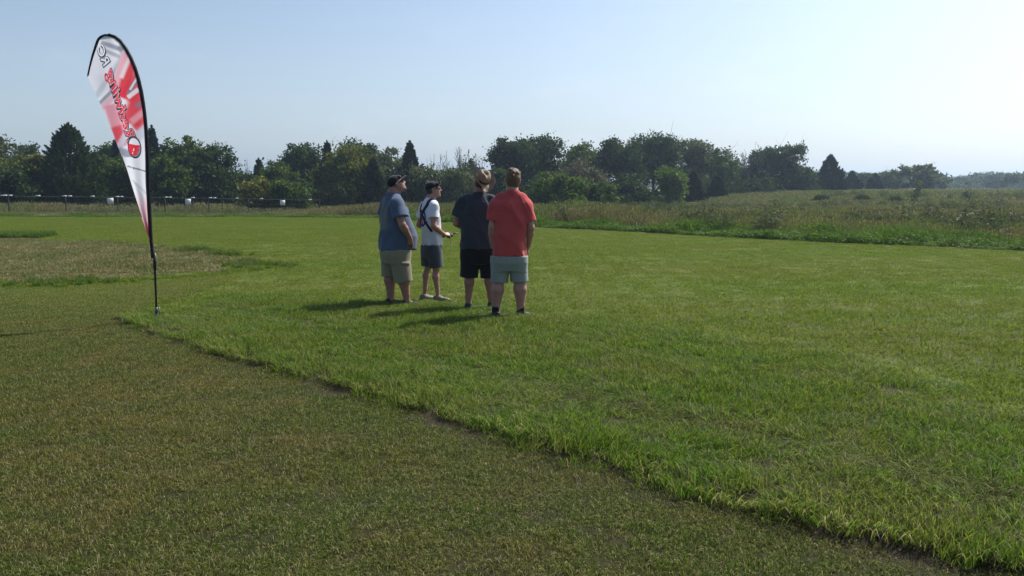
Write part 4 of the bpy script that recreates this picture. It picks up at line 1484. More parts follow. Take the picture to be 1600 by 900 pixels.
def person_blue():
    x, y = gp(617, 479)
    def back_print(nt, vec, c):
        s = N(nt, "ShaderNodeSeparateXYZ"); nt.links.new(vec, s.inputs[0])
        w = N(nt, "ShaderNodeTexWave"); w.inputs['Scale'].default_value = 26; w.inputs['Distortion'].default_value = 14
        w.inputs['Detail'].default_value = 3
        nt.links.new(vec, w.inputs['Vector'])
        f = maprange(nt, w.outputs['Fac'], 0.3, 0.7)
        for out_i, a, b in ((0, -.15, -.12), (0, .15, .12), (1, -0.03, -0.06), (2, 1.02, 1.06), (2, 1.40, 1.36)):
            m = N(nt, "ShaderNodeMath", operation='MULTIPLY')
            nt.links.new(f, m.inputs[0]); nt.links.new(maprange(nt, s.outputs[out_i], a, b), m.inputs[1]); f = m.outputs[0]
        m = N(nt, "ShaderNodeMath", operation='MULTIPLY'); nt.links.new(f, m.inputs[0]); m.inputs[1].default_value = 0.65
        return mixc(nt, m.outputs[0], c, (0.22, 0.22, 0.10))
    P = dict(s=1.0, seed=21, limb=1.12, calf=1.12, full=0.010, neck_r=0.068,
             head=(0.0, 0.055, 1.640), neck=(0.0, 0.005, 1.520), yaw=R(-14), pitch=R(26), roll=0,
             torso=[(0.86, 0, 0, .175, .14), (1.0, 0, .06, .185, .19), (1.2, 0, .03, .19, .16), (1.36, 0, .0, .185, .12), (1.45, 0, -.01, .13, .09), (1.50, .0, -.0, .07, .07)],
             shirt=[(0.770, 0.0, .055, .220, .245), (0.84, 0.0, .062, .222, .250), (0.94, 0.0, .066, .225, .250), (1.06, 0.0, .055, .225, .228), (1.18, 0, .030, .222, .196), (1.29, 0, .012, .215, .165), (1.37, 0, .0, .200, .138), (1.44, 0, -.004, .155, .108), (1.485, 0, .0, .108, .092), (1.515, 0, .002, .086, .086)],
             sh_l=(-.190, -.005, 1.385), el_l=(-.255, -.050, 1.13), wr_l=(-.240, .09, .94), hand_l=((0.15, 0.4, -1), (1, 0.2, 0), -1, 0.4),
             sh_r=(.190, -.020, 1.385), el_r=(.300, .000, 1.115), wr_r=(.262, .120, .945), hand_r=((-0.22, 0.16, -1), (-1, -0.1, 0.1), 1, 0.25),
             hip_l=(-.11, .0, .86), kn_l=(-.115, .0, .47), an_l=(-.12, -.015, .085), toe_l=R(-6),
             hip_r=(.11, .02, .86), kn_r=(.125, .09, .47), an_r=(.13, .120, .085), toe_r=R(-22),
             shorts=[(0.60, 0, .01, .20, .17), (0.70, 0, .015, .225, .195), (0.82, 0, .03, .225, .215), (0.93, 0, .03, .20, .20)],
             hem_l=(-.115, -.005, .400), hem_r=(.125, .075, .350), hem_rad=0.120, hem_flat=0.93, sleeve=0.66, sleeve_r=0.090, fold=0.009)
    root, body, so, shirt, sh, T, M = make_person(
        "heavy man in the blue t-shirt, khaki shorts and black cap, looking up to the right",
        (x, y, 0), R(-60), P, S1, mat_cloth("shirt_blue", (0.072, 0.102, 0.165), 0.10, print_fn=back_print), mat_cloth("shorts_khaki", (0.215, 0.20, 0.135), 0.10))
    link("hair", hair_mesh(T, M, 0.97, 8, k=0), M_hair_d, root)
    cap_parts(T((0, 0, 0)), M, 1.0, root, brim_up=0.020)
    glasses(T, M, 1.0, root)
    eyes(T, 1.0, root)
    # cargo pocket flap on the near leg of the shorts
    bv = bvh_of(sh.data)
    pts = [(0.6, yy, 0.60) for yy in np.linspace(0.0, 0.13, 8)]
    p, n = drape(bv, pts, (-1, 0, 0))
    pk = link("pocket_flap", strap_mesh("pocket_flap", p, n, 0.05, 0.004), sh.data.materials[0], sh)


def person_boy():
    x, y = gp(674.5, 471)
    P = dict(s=0.95, hipr=0.60, seed=31, limb=0.86, calf=0.90, full=-0.002, neck_r=0.050,
             head=(0.0, 0.045, 1.565), neck=(0.0, 0.0, 1.440), yaw=R(-22), pitch=R(9), roll=0,
             torso=[(0.84, 0, 0, .115, .080), (0.92, 0, 0, .118, .090), (1.1, 0, 0, .140, .10), (1.28, 0, -.01, .15, .095), (1.37, 0, -.01, .11, .08), (1.42, .0, -.01, .055, .055)],
             shirt=[(0.795, 0.0, .012, .160, .128), (0.88, 0.0, .012, .156, .126), (1.00, 0.0, .005, .152, .122), (1.12, 0.0, -.004, .160, .122), (1.22, 0, -.012, .170, .120), (1.30, 0, -.014, .166, .112), (1.36, 0, -.012, .130, .094), (1.41, 0, -.006, .086, .078), (1.435, 0, .0, .068, .068)],
             sh_l=(-.160, -.02, 1.335), el_l=(-.215, -.085, 1.07), wr_l=(-.105, .13, .955), hand_l=((0.30, 1.0, 0.0), (0.6, 0.0, -0.7), -1, 0.75),
             sh_r=(.160, -.02, 1.335), el_r=(.218, -.055, 1.07), wr_r=(.120, .150, .945), hand_r=((-0.28, 1.0, -0.02), (-0.6, 0.0, -0.7), 1, 0.75),
             hip_l=(-.085, .0, .81), kn_l=(-.095, -.005, .48), an_l=(-.105, -.065, .085), toe_l=R(4),
             hip_r=(.085, .0, .81), kn_r=(.095, .03, .48), an_r=(.11, .045, .085), toe_r=R(-32),
             shorts=[(0.62, 0, .0, .155, .115), (0.70, 0, .0, .165, .128), (0.80, 0, .005, .158, .125), (0.87, 0, .0, .14, .11)],
             hem_l=(-.098, .00, .500), hem_r=(.100, .030, .490), hem_rad=0.088, hem_flat=0.85, sleeve=0.60, sleeve_r=0.088, fold=0.0055,
             shoe_m=simple_mat("shoe_grey", (0.16, 0.16, 0.13), 0.6, 0.3, 30), sole_m=M_sole)
    root, body, so, shirt, sh, T, M = make_person(
        "slim youth in white t-shirt with black harness and cap, holding a radio controller",
        (x, y, 0), R(-60), P, S2, mat_cloth("shirt_white", (0.62, 0.64, 0.70), 0.05), mat_cloth("shorts_dark_grey", (0.060, 0.066, 0.080), 0.12))
    link("hair", hair_mesh(T, M, 0.93, 8, k=0), M_hair_d, root)
    cap_parts(T((0, 0, 0)), M, 0.95, root, brim_up=0.085, peak_len=0.055)
    glasses(T, M, 0.95, root)
    eyes(T, 0.95, root)
    # shoulder harness: webbing over the shoulders, crossing on the back, and clipped at the chest
    bv = bvh_of(so.data)
    wb = mat_cloth("webbing_navy", (0.012, 0.016, 0.040), 0.1)
    def curve(ctrl, n=26):
        c = np.array(ctrl, float)
        t = np.linspace(0, len(c) - 1, n)
        return np.stack([np.interp(t, np.arange(len(c)), c[:, i]) for i in range(3)], 1)
    for q in (-1, 1):
        back_ = curve([(q * -.10, -.5, 1.10), (q * -.06, -.5, 1.16), (0, -.5, 1.225), (q * .055, -.5, 1.29), (q * .078, -.5, 1.34), (q * .085, -.5, 1.362)])
        p1, n1 = drape(bv, back_, (0, 1, 0))
        top = [(q * .086, yy, 1.7) for yy in np.linspace(-.075, .055, 9)]
        p2, n2 = drape(bv, top, (0, 0, -1))
        frt = curve([(q * .085, .5, 1.345), (q * .090, .5, 1.28), (q * .085, .5, 1.18), (q * .06, .5, 1.08), (q * .03, .5, 1.02)])
        p3, n3 = drape(bv, frt, (0, -1, 0))
        p = np.vstack([p1, p2, p3]); n = np.vstack([n1, n2, n3])
        link("harness_strap", strap_mesh("harness_strap", p, n, 0.050, 0.006), wb, root)
        sd_ = curve([(q * .10, -.5, 1.10), (q * .125, -.5, 1.04), (q * .135, -.5, 0.99)], 10)
        p, n = drape(bv, sd_, (0, 1, 0))
        link("harness_strap", strap_mesh("harness_strap", p, n, 0.032, 0.005), wb, root)
    # wide dark hoop and the red figure printed on the back of the shirt
    th = np.linspace(0, 2 * math.pi, 40)
    loop = np.stack([0.01 + 0.078 * np.cos(th), np.full(40, -.5), 1.17 + 0.105 * np.sin(th)], 1)
    p, n = drape(bv, loop, (0, 1, 0))
    link("printed_ring", strap_mesh("printed_ring", p, n, 0.026, 0.002), wb, so)
    red = mat_cloth("print_red", (0.33, 0.03, 0.05), 0.1)
    for c in ([(-.045, -.5, 1.25), (-.050, -.5, 1.17), (-.040, -.5, 1.08)], [(-.045, -.5, 1.24), (-.01, -.5, 1.25), (.012, -.5, 1.215), (-.01, -.5, 1.18), (-.045, -.5, 1.17)], [(-.02, -.5, 1.17), (.02, -.5, 1.08)]):
        p, n = drape(bv, curve(c, 14), (0, 1, 0))
        link("printed_stroke", strap_mesh("printed_stroke", p, n, 0.028, 0.003), red, so)
    # the radio controller in his hands
    mt = simple_mat("controller_black", (0.014, 0.014, 0.017), 0.35, 0.2, 40, 0.5)
    wp = Matrix.Translation((x, y, 0)) @ Matrix.Rotation(R(-60), 4, 'Z')
    rc = empty("radio_controller", wp @ Vector((0.005, .275, .930)), R(-60))
    tag(rc, "black handheld radio controller with short aerial, in the hands of the youth in white", "controller")
    Sc = Shape()
    Sc.cone((-.070, 0, 0), (.070, 0, 0), .034, .034, .01, flat=(1, 1, 1.5))
    Sc.cone((-.075, -.01, -.01), (-.080, -.055, -.025), .022, .018, .015)
    Sc.cone((.075, -.01, -.01), (.080, -.055, -.025), .022, .018, .015)
    link("case", Sc.mesh("case", 0.005), mt, rc)
    for q in (-1, 1):
        V, F = merge([tube_arrays([(q * .045, 0, .018), (q * .045, .004, .045)], [.004, .003], 8), tube_arrays([(q * .045, .004, .045), (q * .045, .005, .052)], [.007, .006], 8)])
        link("stick", np_mesh("stick", V, F), simple_mat("stick_metal", (0.4, 0.4, 0.42), 0.3, 0.1, 10, 0.5, 0.8), rc, smooth=True)
    V, F = tube_arrays([(0.02, .03, .01), (0.03, .08, .020), (.035, .13, .026)], [.009, .0085, .007], 10)
    link("aerial", np_mesh("aerial", V, F), mt, rc, smooth=True)
    V, F = tube_arrays([(-.02, -.02, -.02), (.0, .02, -.06), (-.005, .03, -.10), (.0, .03, -.125), (.0, .03, -.135)], [.0035, .003, .003, .003, .008], 8)
    link("hanging_strap", np_mesh("hanging_strap", V, F), mt, rc, smooth=True)


person_blue(); person_boy(); person_hat(); person_red()
# ------------------------------------------------------------------ feather flag
def feather_flag():
    bx, by = gp(244.5, 500)
    lean = 0.10                                   # the pole leans a little toward the near side
    root = empty("feather_flag", (bx, by, 0))
    tag(root, "tall feather-shaped banner in red, white and grey with mirrored lettering on a black pole", "banner")

    def W(px, py, off=0.0):
        """pixel -> point on the upright, slightly leaning plane of the banner, relative to its foot"""
        a = PITCH + math.atan((py - 450) / FPX)
        # ray: y=t, z=EYE - t*tan(a); plane: y = by - lean*z
        t = (by - lean * EYE) / (1 - lean * math.tan(a))
        z = EYE - t * math.tan(a)
        d = t * math.cos(PITCH) - (z - EYE) * math.sin(PITCH)
        return np.array(((px - 800) / FPX * d - bx, t - by, z))

    outer = np.array([(136, 118), (139, 103), (143, 86), (148, 70), (151, 61), (156, 56), (163, 53), (171, 52), (180, 55), (190, 62), (199, 74), (207, 89), (214, 106),
                      (219.5, 124), (224, 144), (227, 163), (229.5, 183), (231.3, 203), (232.6, 225), (233.7, 250), (235, 290), (236.5, 330), (238.2, 362), (239.2, 378)], float)
    left = np.array([(136, 118), (142, 130), (148, 143), (156, 160), (163, 175), (170, 192), (177, 210), (184, 229), (190, 245), (198, 268), (205, 290), (213, 314), (222, 341), (229, 361), (235.5, 379)], float)

    def resample(line, m):
        s = np.concatenate([[0], np.cumsum(np.linalg.norm(np.diff(line, axis=0), axis=1))])
        t = np.linspace(0, s[-1], m)
        return np.stack([np.interp(t, s, line[:, i]) for i in (0, 1)], 1)

    # fabric: a grid whose rows run from the left hem to the pole side
    def xl(y): return np.interp(y, left[:, 1], left[:, 0]) if y > 118 else np.interp(y, outer[7::-1, 1], outer[7::-1, 0])
    def xr(y): return np.interp(y, outer[7:, 1], outer[7:, 0])
    ys = np.concatenate([np.linspace(52.6, 60, 14), np.linspace(60.5, 260, 440), np.linspace(261, 379, 90)])
    nu = 170

    def ripple(u, y):
        return 0.012 * math.sin(9 * u + y * 0.03) * (0.25 + u) * (1 - u) * 2 + 0.010 * math.sin(y * 0.055 + 3 * u) * (1 - u) ** 0.5 * (u + .15)
    V = []; px_ = []
    for y in ys:
        a, b = xl(y), xr(y)
        for i in range(nu):
            u = i / (nu - 1)
            x = a + (b - a) * u
            p = W(x, y)
            p[1] += ripple(u, y)
            V.append(p); px_.append((x, y))
    V = np.array(V); px_ = np.array(px_)
    m = len(ys)
    i = (np.arange(m - 1)[:, None] * nu + np.arange(nu - 1)[None, :]).ravel()
    F = np.stack([i, i + 1, i + nu + 1, i + nu], 1)
    me = np_mesh("fabric", V, F)
    # the printed artwork: brushed grey and red diagonal beams on white
    X, Y = px_[:, 0], px_[:, 1]
    C = np.tile(np.array((0.80, 0.81, 0.89)), (len(X), 1))

    def over(mask, col):
        nonlocal C
        mask = np.clip(mask, 0, 1)[:, None]
        C = C * (1 - mask) + np.array(col) * mask

    def band(p0, p1, w, soft):
        """soft stripe along a segment of the artwork"""
        p0, p1 = np.array(p0, float), np.array(p1, float)
        d = p1 - p0; L_ = np.linalg.norm(d); d /= L_
        q = px_ - p0
        t = q @ d; s = np.abs(q @ np.array((-d[1], d[0])))
        return sstep(w + soft * 1.25, w * 0.8, s) * sstep(-soft, 0, t) * sstep(L_ + soft, L_, t)
    GR = (0.20, 0.22, 0.29); RD = (0.72, 0.045, 0.07); PK = (0.80, 0.42, 0.50); WH = (0.85, 0.86, 0.92)
    over(0.35 * band((150, 75), (150, 160), 9, 8), (0.55, 0.57, 0.68))
    over(0.75 * band((160, 67), (192, 78), 1.5, 3.5), GR)
    over(0.55 * band((164, 79), (190, 90), 1.2, 3.0), GR)
    over(0.6 * band((186, 74), (194, 84), 2.0, 4.0), GR)
    over(0.85 * band((201, 74), (176, 118), 2.2, 2.0), GR)
    over(0.8 * band((194, 80), (176, 124), 1.2, 2.0), WH)
    over(0.55 * band((196, 78), (146, 158), 1.5, 4.0), (0.42, 0.45, 0.55))
    over(0.95 * band((200, 86), (180, 140), 7.5, 5.0), PK)
    over(0.95 * band((208, 88), (190, 150), 6.5, 5.0), RD)
    over(0.90 * band((219, 120), (198, 152), 9.0, 7.0), RD)
    over(0.75 * band((206, 80), (190, 120), 1.0, 4.0), WH)
    over(0.95 * band((217, 120), (201, 146), 2.0, 2.2), GR)
    over(0.85 * band((214, 122), (204, 140), 0.8, 1.4), WH)
    over(0.95 * band((222, 150), (205, 190), 12.0, 8.0), RD)
    over(0.85 * band((216, 140), (201, 152), 2.4, 2.0), WH)
    over(0.80 * band((226, 158), (214, 166), 2.0, 2.5), GR)
    over(0.75 * band((226, 174), (208, 190), 3.0, 4.5), PK)
    over(0.85 * band((228, 186), (212, 200), 3.5, 5.0), RD)
    over(0.9 * band((232, 198), (206, 222), 5.0, 5.0), (0.60, 0.62, 0.72))
    over(0.75 * band((174, 142), (152, 166), 1.8, 2.2), GR)
    over(0.8 * band((168, 142), (155, 156), 1.0, 1.6), WH)
    over(0.8 * band((180, 148), (158, 170), 3.0, 3.0), PK)
    over(0.85 * band((172, 166), (190, 222), 7.0, 5.0), (0.78, 0.26, 0.34))
    over(0.85 * band((182, 200), (190, 226), 5.0, 6.0), RD)
    over(0.9 * band((198, 208), (184, 232), 3.0, 4.0), (0.60, 0.62, 0.72))
    over(0.8 * band((186, 236), (207, 243), 4.0, 4.5), (0.22, 0.23, 0.34))
    # plain white lower panel
    low = sstep(0, 1.6, Y - (245.5 - (X - 186) * 0.05 - np.maximum(0, X - 214) * 0.75))
    over(low, (0.84, 0.85, 0.91))
    over(0.30 * band((208, 282), (232, 306), 0.8, 1.6), GR)
    over(0.25 * band((212, 286), (230, 330), 1.0, 2.0), GR)
    over(sstep(292, 340, Y) * 0.8, (0.80, 0.36, 0.42))
    over(sstep(338, 366, Y) * 0.9, (0.78, 0.05, 0.06))
    # mirrored lettering and the round wing emblem, printed into the same cloth
    def glyphs(body, p0, p1, height, offset, shear):
        """a text laid out in picture coordinates: baseline p0 -> p1, letters' tops on its right-hand side"""
        cu = bpy.data.curves.new("lettering", 'FONT')
        cu.body = body; cu.offset = offset; cu.shear = shear; cu.resolution_u = 4
        ob = bpy.data.objects.new("lettering", cu)
        COL.objects.link(ob)
        em = bpy.data.meshes.new_from_object(ob.evaluated_get(bpy.context.evaluated_depsgraph_get()))
        bpy.data.objects.remove(ob)
        n = len(em.vertices)
        co = np.empty(n * 3, np.float32); em.vertices.foreach_get('co', co); co = co.reshape(-1, 3)
        p0, p1 = np.array(p0, float), np.array(p1, float)
        d = (p1 - p0); L_ = np.linalg.norm(d); d = d / L_
        upv = np.array((-d[1], d[0]))
        q = p0 + (co[:, :1] / co[:, 0].max() * L_) * d + (co[:, 1:2] * height) * upv
        return em, np.column_stack([q, np.zeros(n)])

    def stamp(body, p0, p1, height, offset, col, shear=0.30):
        em, q = glyphs(body, p0, p1, height, offset, shear)
        bv = BVHTree.FromPolygons([tuple(v) for v in q], [list(p.vertices) for p in em.polygons])
        lo, hi = q.min(0), q.max(0)
        for k in np.nonzero((X > lo[0]) & (X < hi[0]) & (Y > lo[1]) & (Y < hi[1]))[0]:
            h = bv.ray_cast(Vector((X[k], Y[k], 5.0)), Vector((0, 0, -1)))
            if h[0] is not None:
                C[k] = col if callable(col) is False else col(X[k], Y[k])
        bpy.data.meshes.remove(em)
    INK = (0.030, 0.036, 0.075)
    glint = lambda x, y: (0.90, 0.45, 0.50) if math.sin(x * 1.15 + y * 0.62) > 0.93 else ((0.70, 0.04, 0.08) if math.sin(x * 0.5 - y * 0.8) > 0.5 else (0.80, 0.06, 0.10))
    b0, b1 = (201.5, 226.0), (163.6, 108.0)
    stamp("Redwing", b0, b1, 19.0, 0.090, INK)
    stamp("Redwing", b0, b1, 19.0, 0.034, (0.86, 0.80, 0.86))
    stamp("Redwing", b0, b1, 19.0, 0.022, glint)
    stamp("RC", (162.8, 105.5), (151.0, 73.5), 16.5, 0.085, INK)
    stamp("RC", (162.8, 105.5), (151.0, 73.5), 16.5, 0.012, (0.84, 0.84, 0.90))
    cx_, cy_ = 210.0, 230.0
    ex, ey = (X - cx_ - 0.10 * (Y - cy_)) / 10.4, (Y - cy_) / 17.6
    er_ = np.hypot(ex, ey)
    low_half = Y > 213
    over((er_ < 1.0) & low_half, INK)
    over((er_ < 0.86) & low_half, (0.26, 0.29, 0.36))
    over((er_ < 0.80) & (Y > 214) & (Y < 226.5 + (X - 204) * 0.12), (0.88, 0.88, 0.93))
    over(in_poly(px_, np.array([(201.4, 224), (206, 225.3), (211, 226.4), (219.5, 227.0), (217.8, 230.5), (213, 233.2), (218.4, 232.8), (216.8, 236.2), (212, 238.3), (216.4, 238.6), (213.6, 242), (209, 243.6), (205, 241.8), (202.2, 236.5), (200.8, 230.5)])) * 1.0, (0.82, 0.05, 0.07))
    over(band((209.4, 232), (208.6, 236), 0.5, 0.5), (0.95, 0.80, 0.82))
    over(band((208.0, 238), (207.4, 240.4), 0.4, 0.4), (0.95, 0.80, 0.82))
    # hems
    ww = np.array([xr(y) - xl(y) for y in ys]).repeat(nu)
    uu = np.tile(np.linspace(0, 1, nu), m)
    over(sstep(1.2, 0.6, uu * ww) * (Y > 245) * (Y < 340), (0.02, 0.02, 0.025))
    ca = me.color_attributes.new('print', 'FLOAT_COLOR', 'POINT')
    ca.data.foreach_set('color', np.column_stack([C, np.ones(len(C))]).astype(np.float32).ravel())
    mt, nt, out = new_mat("banner_fabric")
    b = N(nt, "ShaderNodeBsdfPrincipled")
    b.inputs['Roughness'].default_value = 0.6
    b.inputs['Specular IOR Level'].default_value = 0.2
    col = attr(nt, 'print', 0)
    nt.links.new(col, b.inputs['Base Color'])
    t = N(nt, "ShaderNodeBsdfTranslucent"); nt.links.new(col, t.inputs[0])
    mx = N(nt, "ShaderNodeMixShader"); mx.inputs[0].default_value = 0.5
    nt.links.new(b.outputs[0], mx.inputs[1]); nt.links.new(t.outputs[0], mx.inputs[2]); nt.links.new(mx.outputs[0], out.inputs[0])
    fab = link("fabric", me, mt, root, smooth=True)

    # black pole pocket along the curved side
    black = simple_mat("pocket_black", (0.010, 0.011, 0.018), 0.55, 0.3, 20, 0.25)
    line = resample(np.vstack([outer, [(240.5, 392), (241.5, 403)]]), 90)
    wpx = np.interp(np.linspace(0, 1, 90), [0, .12, .25, .5, .75, 1], [3.0, 4.6, 5.6, 6.0, 7.2, 5.4])
    T2 = np.gradient(line, axis=0); T2 /= np.linalg.norm(T2, axis=1)[:, None]
    nrm = np.stack([-T2[:, 1], T2[:, 0]], 1)      # toward the fabric
    ins = line + nrm * wpx[:, None]
    mid = line + nrm * (wpx * 0.5)[:, None]
    PV = []
    for k in range(90):
        o_, n_, c_ = W(*line[k]), W(*ins[k]), W(*mid[k])
        PV += [o_, c_ + (0, -.020, 0), n_, c_ + (0, .020, 0)]
    PF = []
    for k in range(89):
        for j in range(4):
            q = (j + 1) % 4
            PF.append((k * 4 + j, k * 4 + q, k * 4 + 4 + q, k * 4 + 4 + j))
    PF += [(3, 2, 1, 0), (356, 357, 358, 359)]
    link("pole_pocket", np_mesh("pole_pocket", np.array(PV), np.array(PF)), black, root, smooth=True)

    # pole, coupling, bungee ring, ground spike
    p_metal = simple_mat("pole_black", (0.014, 0.015, 0.02), 0.35, 0.2, 30, 0.5)
    pts = np.array([W(244.6, 489), W(243.2, 450), W(242.0, 420), W(241.3, 398)])
    V1, F1 = tube_arrays(pts, [.0125, .0125, .014, .016], 12)
    link("pole", np_mesh("pole", V1, F1), p_metal, root, smooth=True)
    V1, F1 = tube_arrays([W(241.2, 396), W(242.1, 421)], [.020, .017], 12)
    link("coupling", np_mesh("coupling", V1, F1), p_metal, root, smooth=True)
    th = np.linspace(0, 2 * math.pi, 17)
    c = W(244.5, 420)
    V1, F1 = tube_arrays(np.stack([c[0] + .014 * np.cos(th), np.full(17, c[1]), c[2] + .012 * np.sin(th)], 1), .004, 6, False)
    link("bungee_ring", np_mesh("bungee_ring", V1, F1), p_metal, root, smooth=True)
    steel = simple_mat("spike_steel", (0.13, 0.135, 0.15), 0.45, 0.15, 25, 0.5, 0.6)
    f0, f1, f2 = W(244.7, 500), W(244.6, 489), W(244.3, 480)
    V1, F1 = merge([tube_arrays([f0 - (0, 0, .10), f0, f1], [.010, .015, .018], 12), tube_arrays([f1, f2], [.016, .0155], 12),
                    box_arrays(f0 + (0, 0, .035), (.085, .014, .016)), tube_arrays([f0 + (.040, 0, .03), f0 + (.040, 0, .16)], [.006, .006], 8)])
    link("ground_spike", np_mesh("ground_spike", V1, F1), steel, root, smooth=False)

    # the web address, small black letters on the white panel
    bvh = bvh_of(me)
    ink = simple_mat("print_black", (0.035, 0.042, 0.080), 0.6, 0.1, 10, 0.2)
    em, out = glyphs("www.redwingrc.com", (229.6, 269.4), (198.5, 260.5), 4.6, 0.03, 0.0)
    for k in range(len(out)):
        w = W(out[k, 0], out[k, 1])
        h = bvh.ray_cast(Vector((w[0], w[1] - 1.0, w[2])), Vector((0, 1, 0)))
        out[k] = (w[0], (h[0].y if h[0] is not None else w[1]) - 0.0022, w[2])
    em.vertices.foreach_set('co', out.astype(np.float32).ravel()); em.update()
    link("web_address", em, ink, fab)


feather_flag()


# ------------------------------------------------------------------ wire fence at the far left with its tags and notices
def fence():
    P0 = np.array((-30.1, 50.0)); dP = np.array((2.08, 2.5))
    root = empty("wire_fence", (P0[0], P0[1], float(ground_z(*P0))))
    tag(root, "low wire fence with dark posts and white tags, in front of the left trees", "fence")
    m_post = simple_mat("post_dark", (0.030, 0.026, 0.022), 0.8, 0.3, 10)
    m_wire = simple_mat("wire_grey", (0.11, 0.11, 0.105), 0.6, 0.1, 10)
    m_tag = simple_mat("tag_white", (0.80, 0.81, 0.82), 0.6, 0.05, 8)
    org = np.array((P0[0], P0[1], float(ground_z(*P0))))
    base = box_arrays((0, 0, .58), (.05, .05, 1.26))
    cap_ = box_arrays((0, 0, 1.22), (.065, .065, .03))
    Vp, Fp = merge([base, cap_])
    pm = np_mesh("post", Vp, Fp)
    # top wire height follows what the photograph shows: level, while the ground dips a little
    def top(k):
        p = P0 + dP * k
        py = np.interp(k, [-4, 0, 6, 8], [304.5, 305.5, 311.0, 313.5])
        return at(800, py, p[1]).z
    for k in range(-3, 8):
        p = P0 + dP * k
        g = float(ground_z(*p))
        o = link("post", pm, m_post if k == -3 else None, root)
        o.location = Vector((p[0], p[1], g)) - Vector(org)
        o.scale = (1, 1, max(0.7, (top(k) - g) / 1.21))
    for h, nm in ((0.0, "top_wire"), (-0.38, "lower_wire"), (-0.75, "lower_wire")):
        pts = []
        for k in np.arange(-3, 7.01, 0.25):
            p = P0 + dP * k
            sag = -0.035 * (1 - (2 * (k % 1) - 1) ** 2)
            pts.append((p[0] - org[0], p[1] - org[1], top(k) + h + sag - org[2] - 0.01))
        V, F = tube_arrays(pts, 0.007 if h == 0 else 0.0022, 5)
        link(nm, np_mesh(nm, V, F), m_wire, root)
    def where(px):
        # parameter k on the fence line seen at this pixel column
        u = (px - 800) / FPX * 1.0
        return (u * P0[1] - P0[0]) / (dP[0] - u * dP[1])
    for px, w in ((11, .34), (20.5, .24), (64, .26), (105, .24), (113.5, .24), (148.5, .24), (187, .22), (193.5, .22), (228, .22), (262, .24), (268.5, .24), (304.5, .24), (331, .24), (338, .24), (372.5, .20), (411, .22), (486, .26)):
        k = where(px); p = P0 + dP * k
        V, F = box_arrays((0, 0, 0), (w, .05, .065), rotz(math.atan2(dP[1], dP[0]) * 0.3))
        o = link("tag", np_mesh("tag", V, F), m_tag, root)
        o.location = (p[0] - org[0], p[1] - org[1] - .02, top(k) - org[2] + 0.01)
    for px, lab in ((176.5, "white square notice hung on the wire fence, left of the feather banner"), (297, "white square notice hung on the wire fence, nearest right of the feather banner"), (443.5, "white square notice on the fence, farthest right, by the dark brush")):
        k = where(px); p = P0 + dP * k
        s = 0.37
        root2 = empty("notice_board", (p[0], p[1] - 0.06, top(k) - 0.28), R(12))
        tag(root2, lab, "sign", "white notices on the wire fence")
        V, F = box_arrays((0, 0, 0), (s, .012, s * 1.02))
        link("board", np_mesh("board", V, F), m_tag, root2)
        for q in (-1, 1):
            V, F = tube_arrays([(q * .14, .0, s * .51), (q * .14, .03, s * .51 + .10)], .006, 5)
            link("hook", np_mesh("hook", V, F), m_wire, root2)
        # unreadable lines of print
        V, F = merge([box_arrays((0.0, -.0075, .11 - .075 * i_), (.28 - .05 * (i_ % 2), .003, .018)) for i_ in range(4)])
        link("print_line", np_mesh("print_line", V, F), simple_mat("print_faint", (.45, .46, .47), .7), root2)


fence()
# ------------------------------------------------------------------ trees and brush
def foliage_mat(name, lo, mid, hi, transl=0.30):
    def c(nt):
        isl = island(nt)
        n = wnoise(nt, 0.45, 4, 0.6)
        a = ramp(nt, n, [(0.3, lo), (0.52, mid), (0.72, hi)])
        v = maprange(nt, isl, 0, 1, 0.60, 1.40)
        cc = N(nt, "ShaderNodeCombineXYZ")
        for i in range(3): nt.links.new(v, cc.inputs[i])
        return mixc(nt, 1.0, a, cc.outputs[0], 'MULTIPLY')
    return leaf_mat(name, c, transl, 0.65, 0.10)


FM = {
    'dark': foliage_mat("leaves_dark_green", (0.022, 0.044, 0.012), (0.034, 0.059, 0.015), (0.050, 0.076, 0.019)),
    'cedar': foliage_mat("needles_cedar", (0.010, 0.022, 0.010), (0.014, 0.029, 0.012), (0.024, 0.038, 0.014), 0.12),
    'green': foliage_mat("leaves_green", (0.043, 0.076, 0.014), (0.062, 0.100, 0.020), (0.088, 0.125, 0.027)),
    'olive': foliage_mat("leaves_olive", (0.065, 0.085, 0.014), (0.098, 0.112, 0.020), (0.145, 0.140, 0.030)),
    'grey': foliage_mat("leaves_grey_green", (0.057, 0.080, 0.036), (0.083, 0.103, 0.048), (0.117, 0.130, 0.066)),
    'bright': foliage_mat("leaves_bright_green", (0.060, 0.112, 0.016), (0.090, 0.145, 0.024), (0.130, 0.170, 0.034)),
    'twig': foliage_mat("leaves_dusty_brown", (0.085, 0.085, 0.050), (0.125, 0.118, 0.075), (0.150, 0.135, 0.085), 0.15),
}
M_bark = simple_mat("bark_grey_brown", (0.085, 0.070, 0.055), 0.9, 0.35, 8, 0.1, bump=0.8, bscale=25)
M_bare = simple_mat("bark_bare_pale", (0.16, 0.14, 0.12), 0.9, 0.3, 8, 0.1)


def leaf_quads(C, r, size, up=0.3, aspect=0.55):
    n = len(C)
    d = r.normal(0, 1, (n, 3)) + (0, 0, up); d /= np.linalg.norm(d, axis=1)[:, None]
    u = np.cross(d, r.normal(0, 1, (n, 3))); u /= np.linalg.norm(u, axis=1)[:, None] + 1e-9
    s = (size * (0.6 + 0.8 * r.random(n)))[:, None]
    V = np.stack([C - d * s, C + u * s * aspect, C + d * s, C - u * s * aspect], 1).reshape(-1, 3)
    F = np.arange(4 * n).reshape(-1, 4)
    return V, F


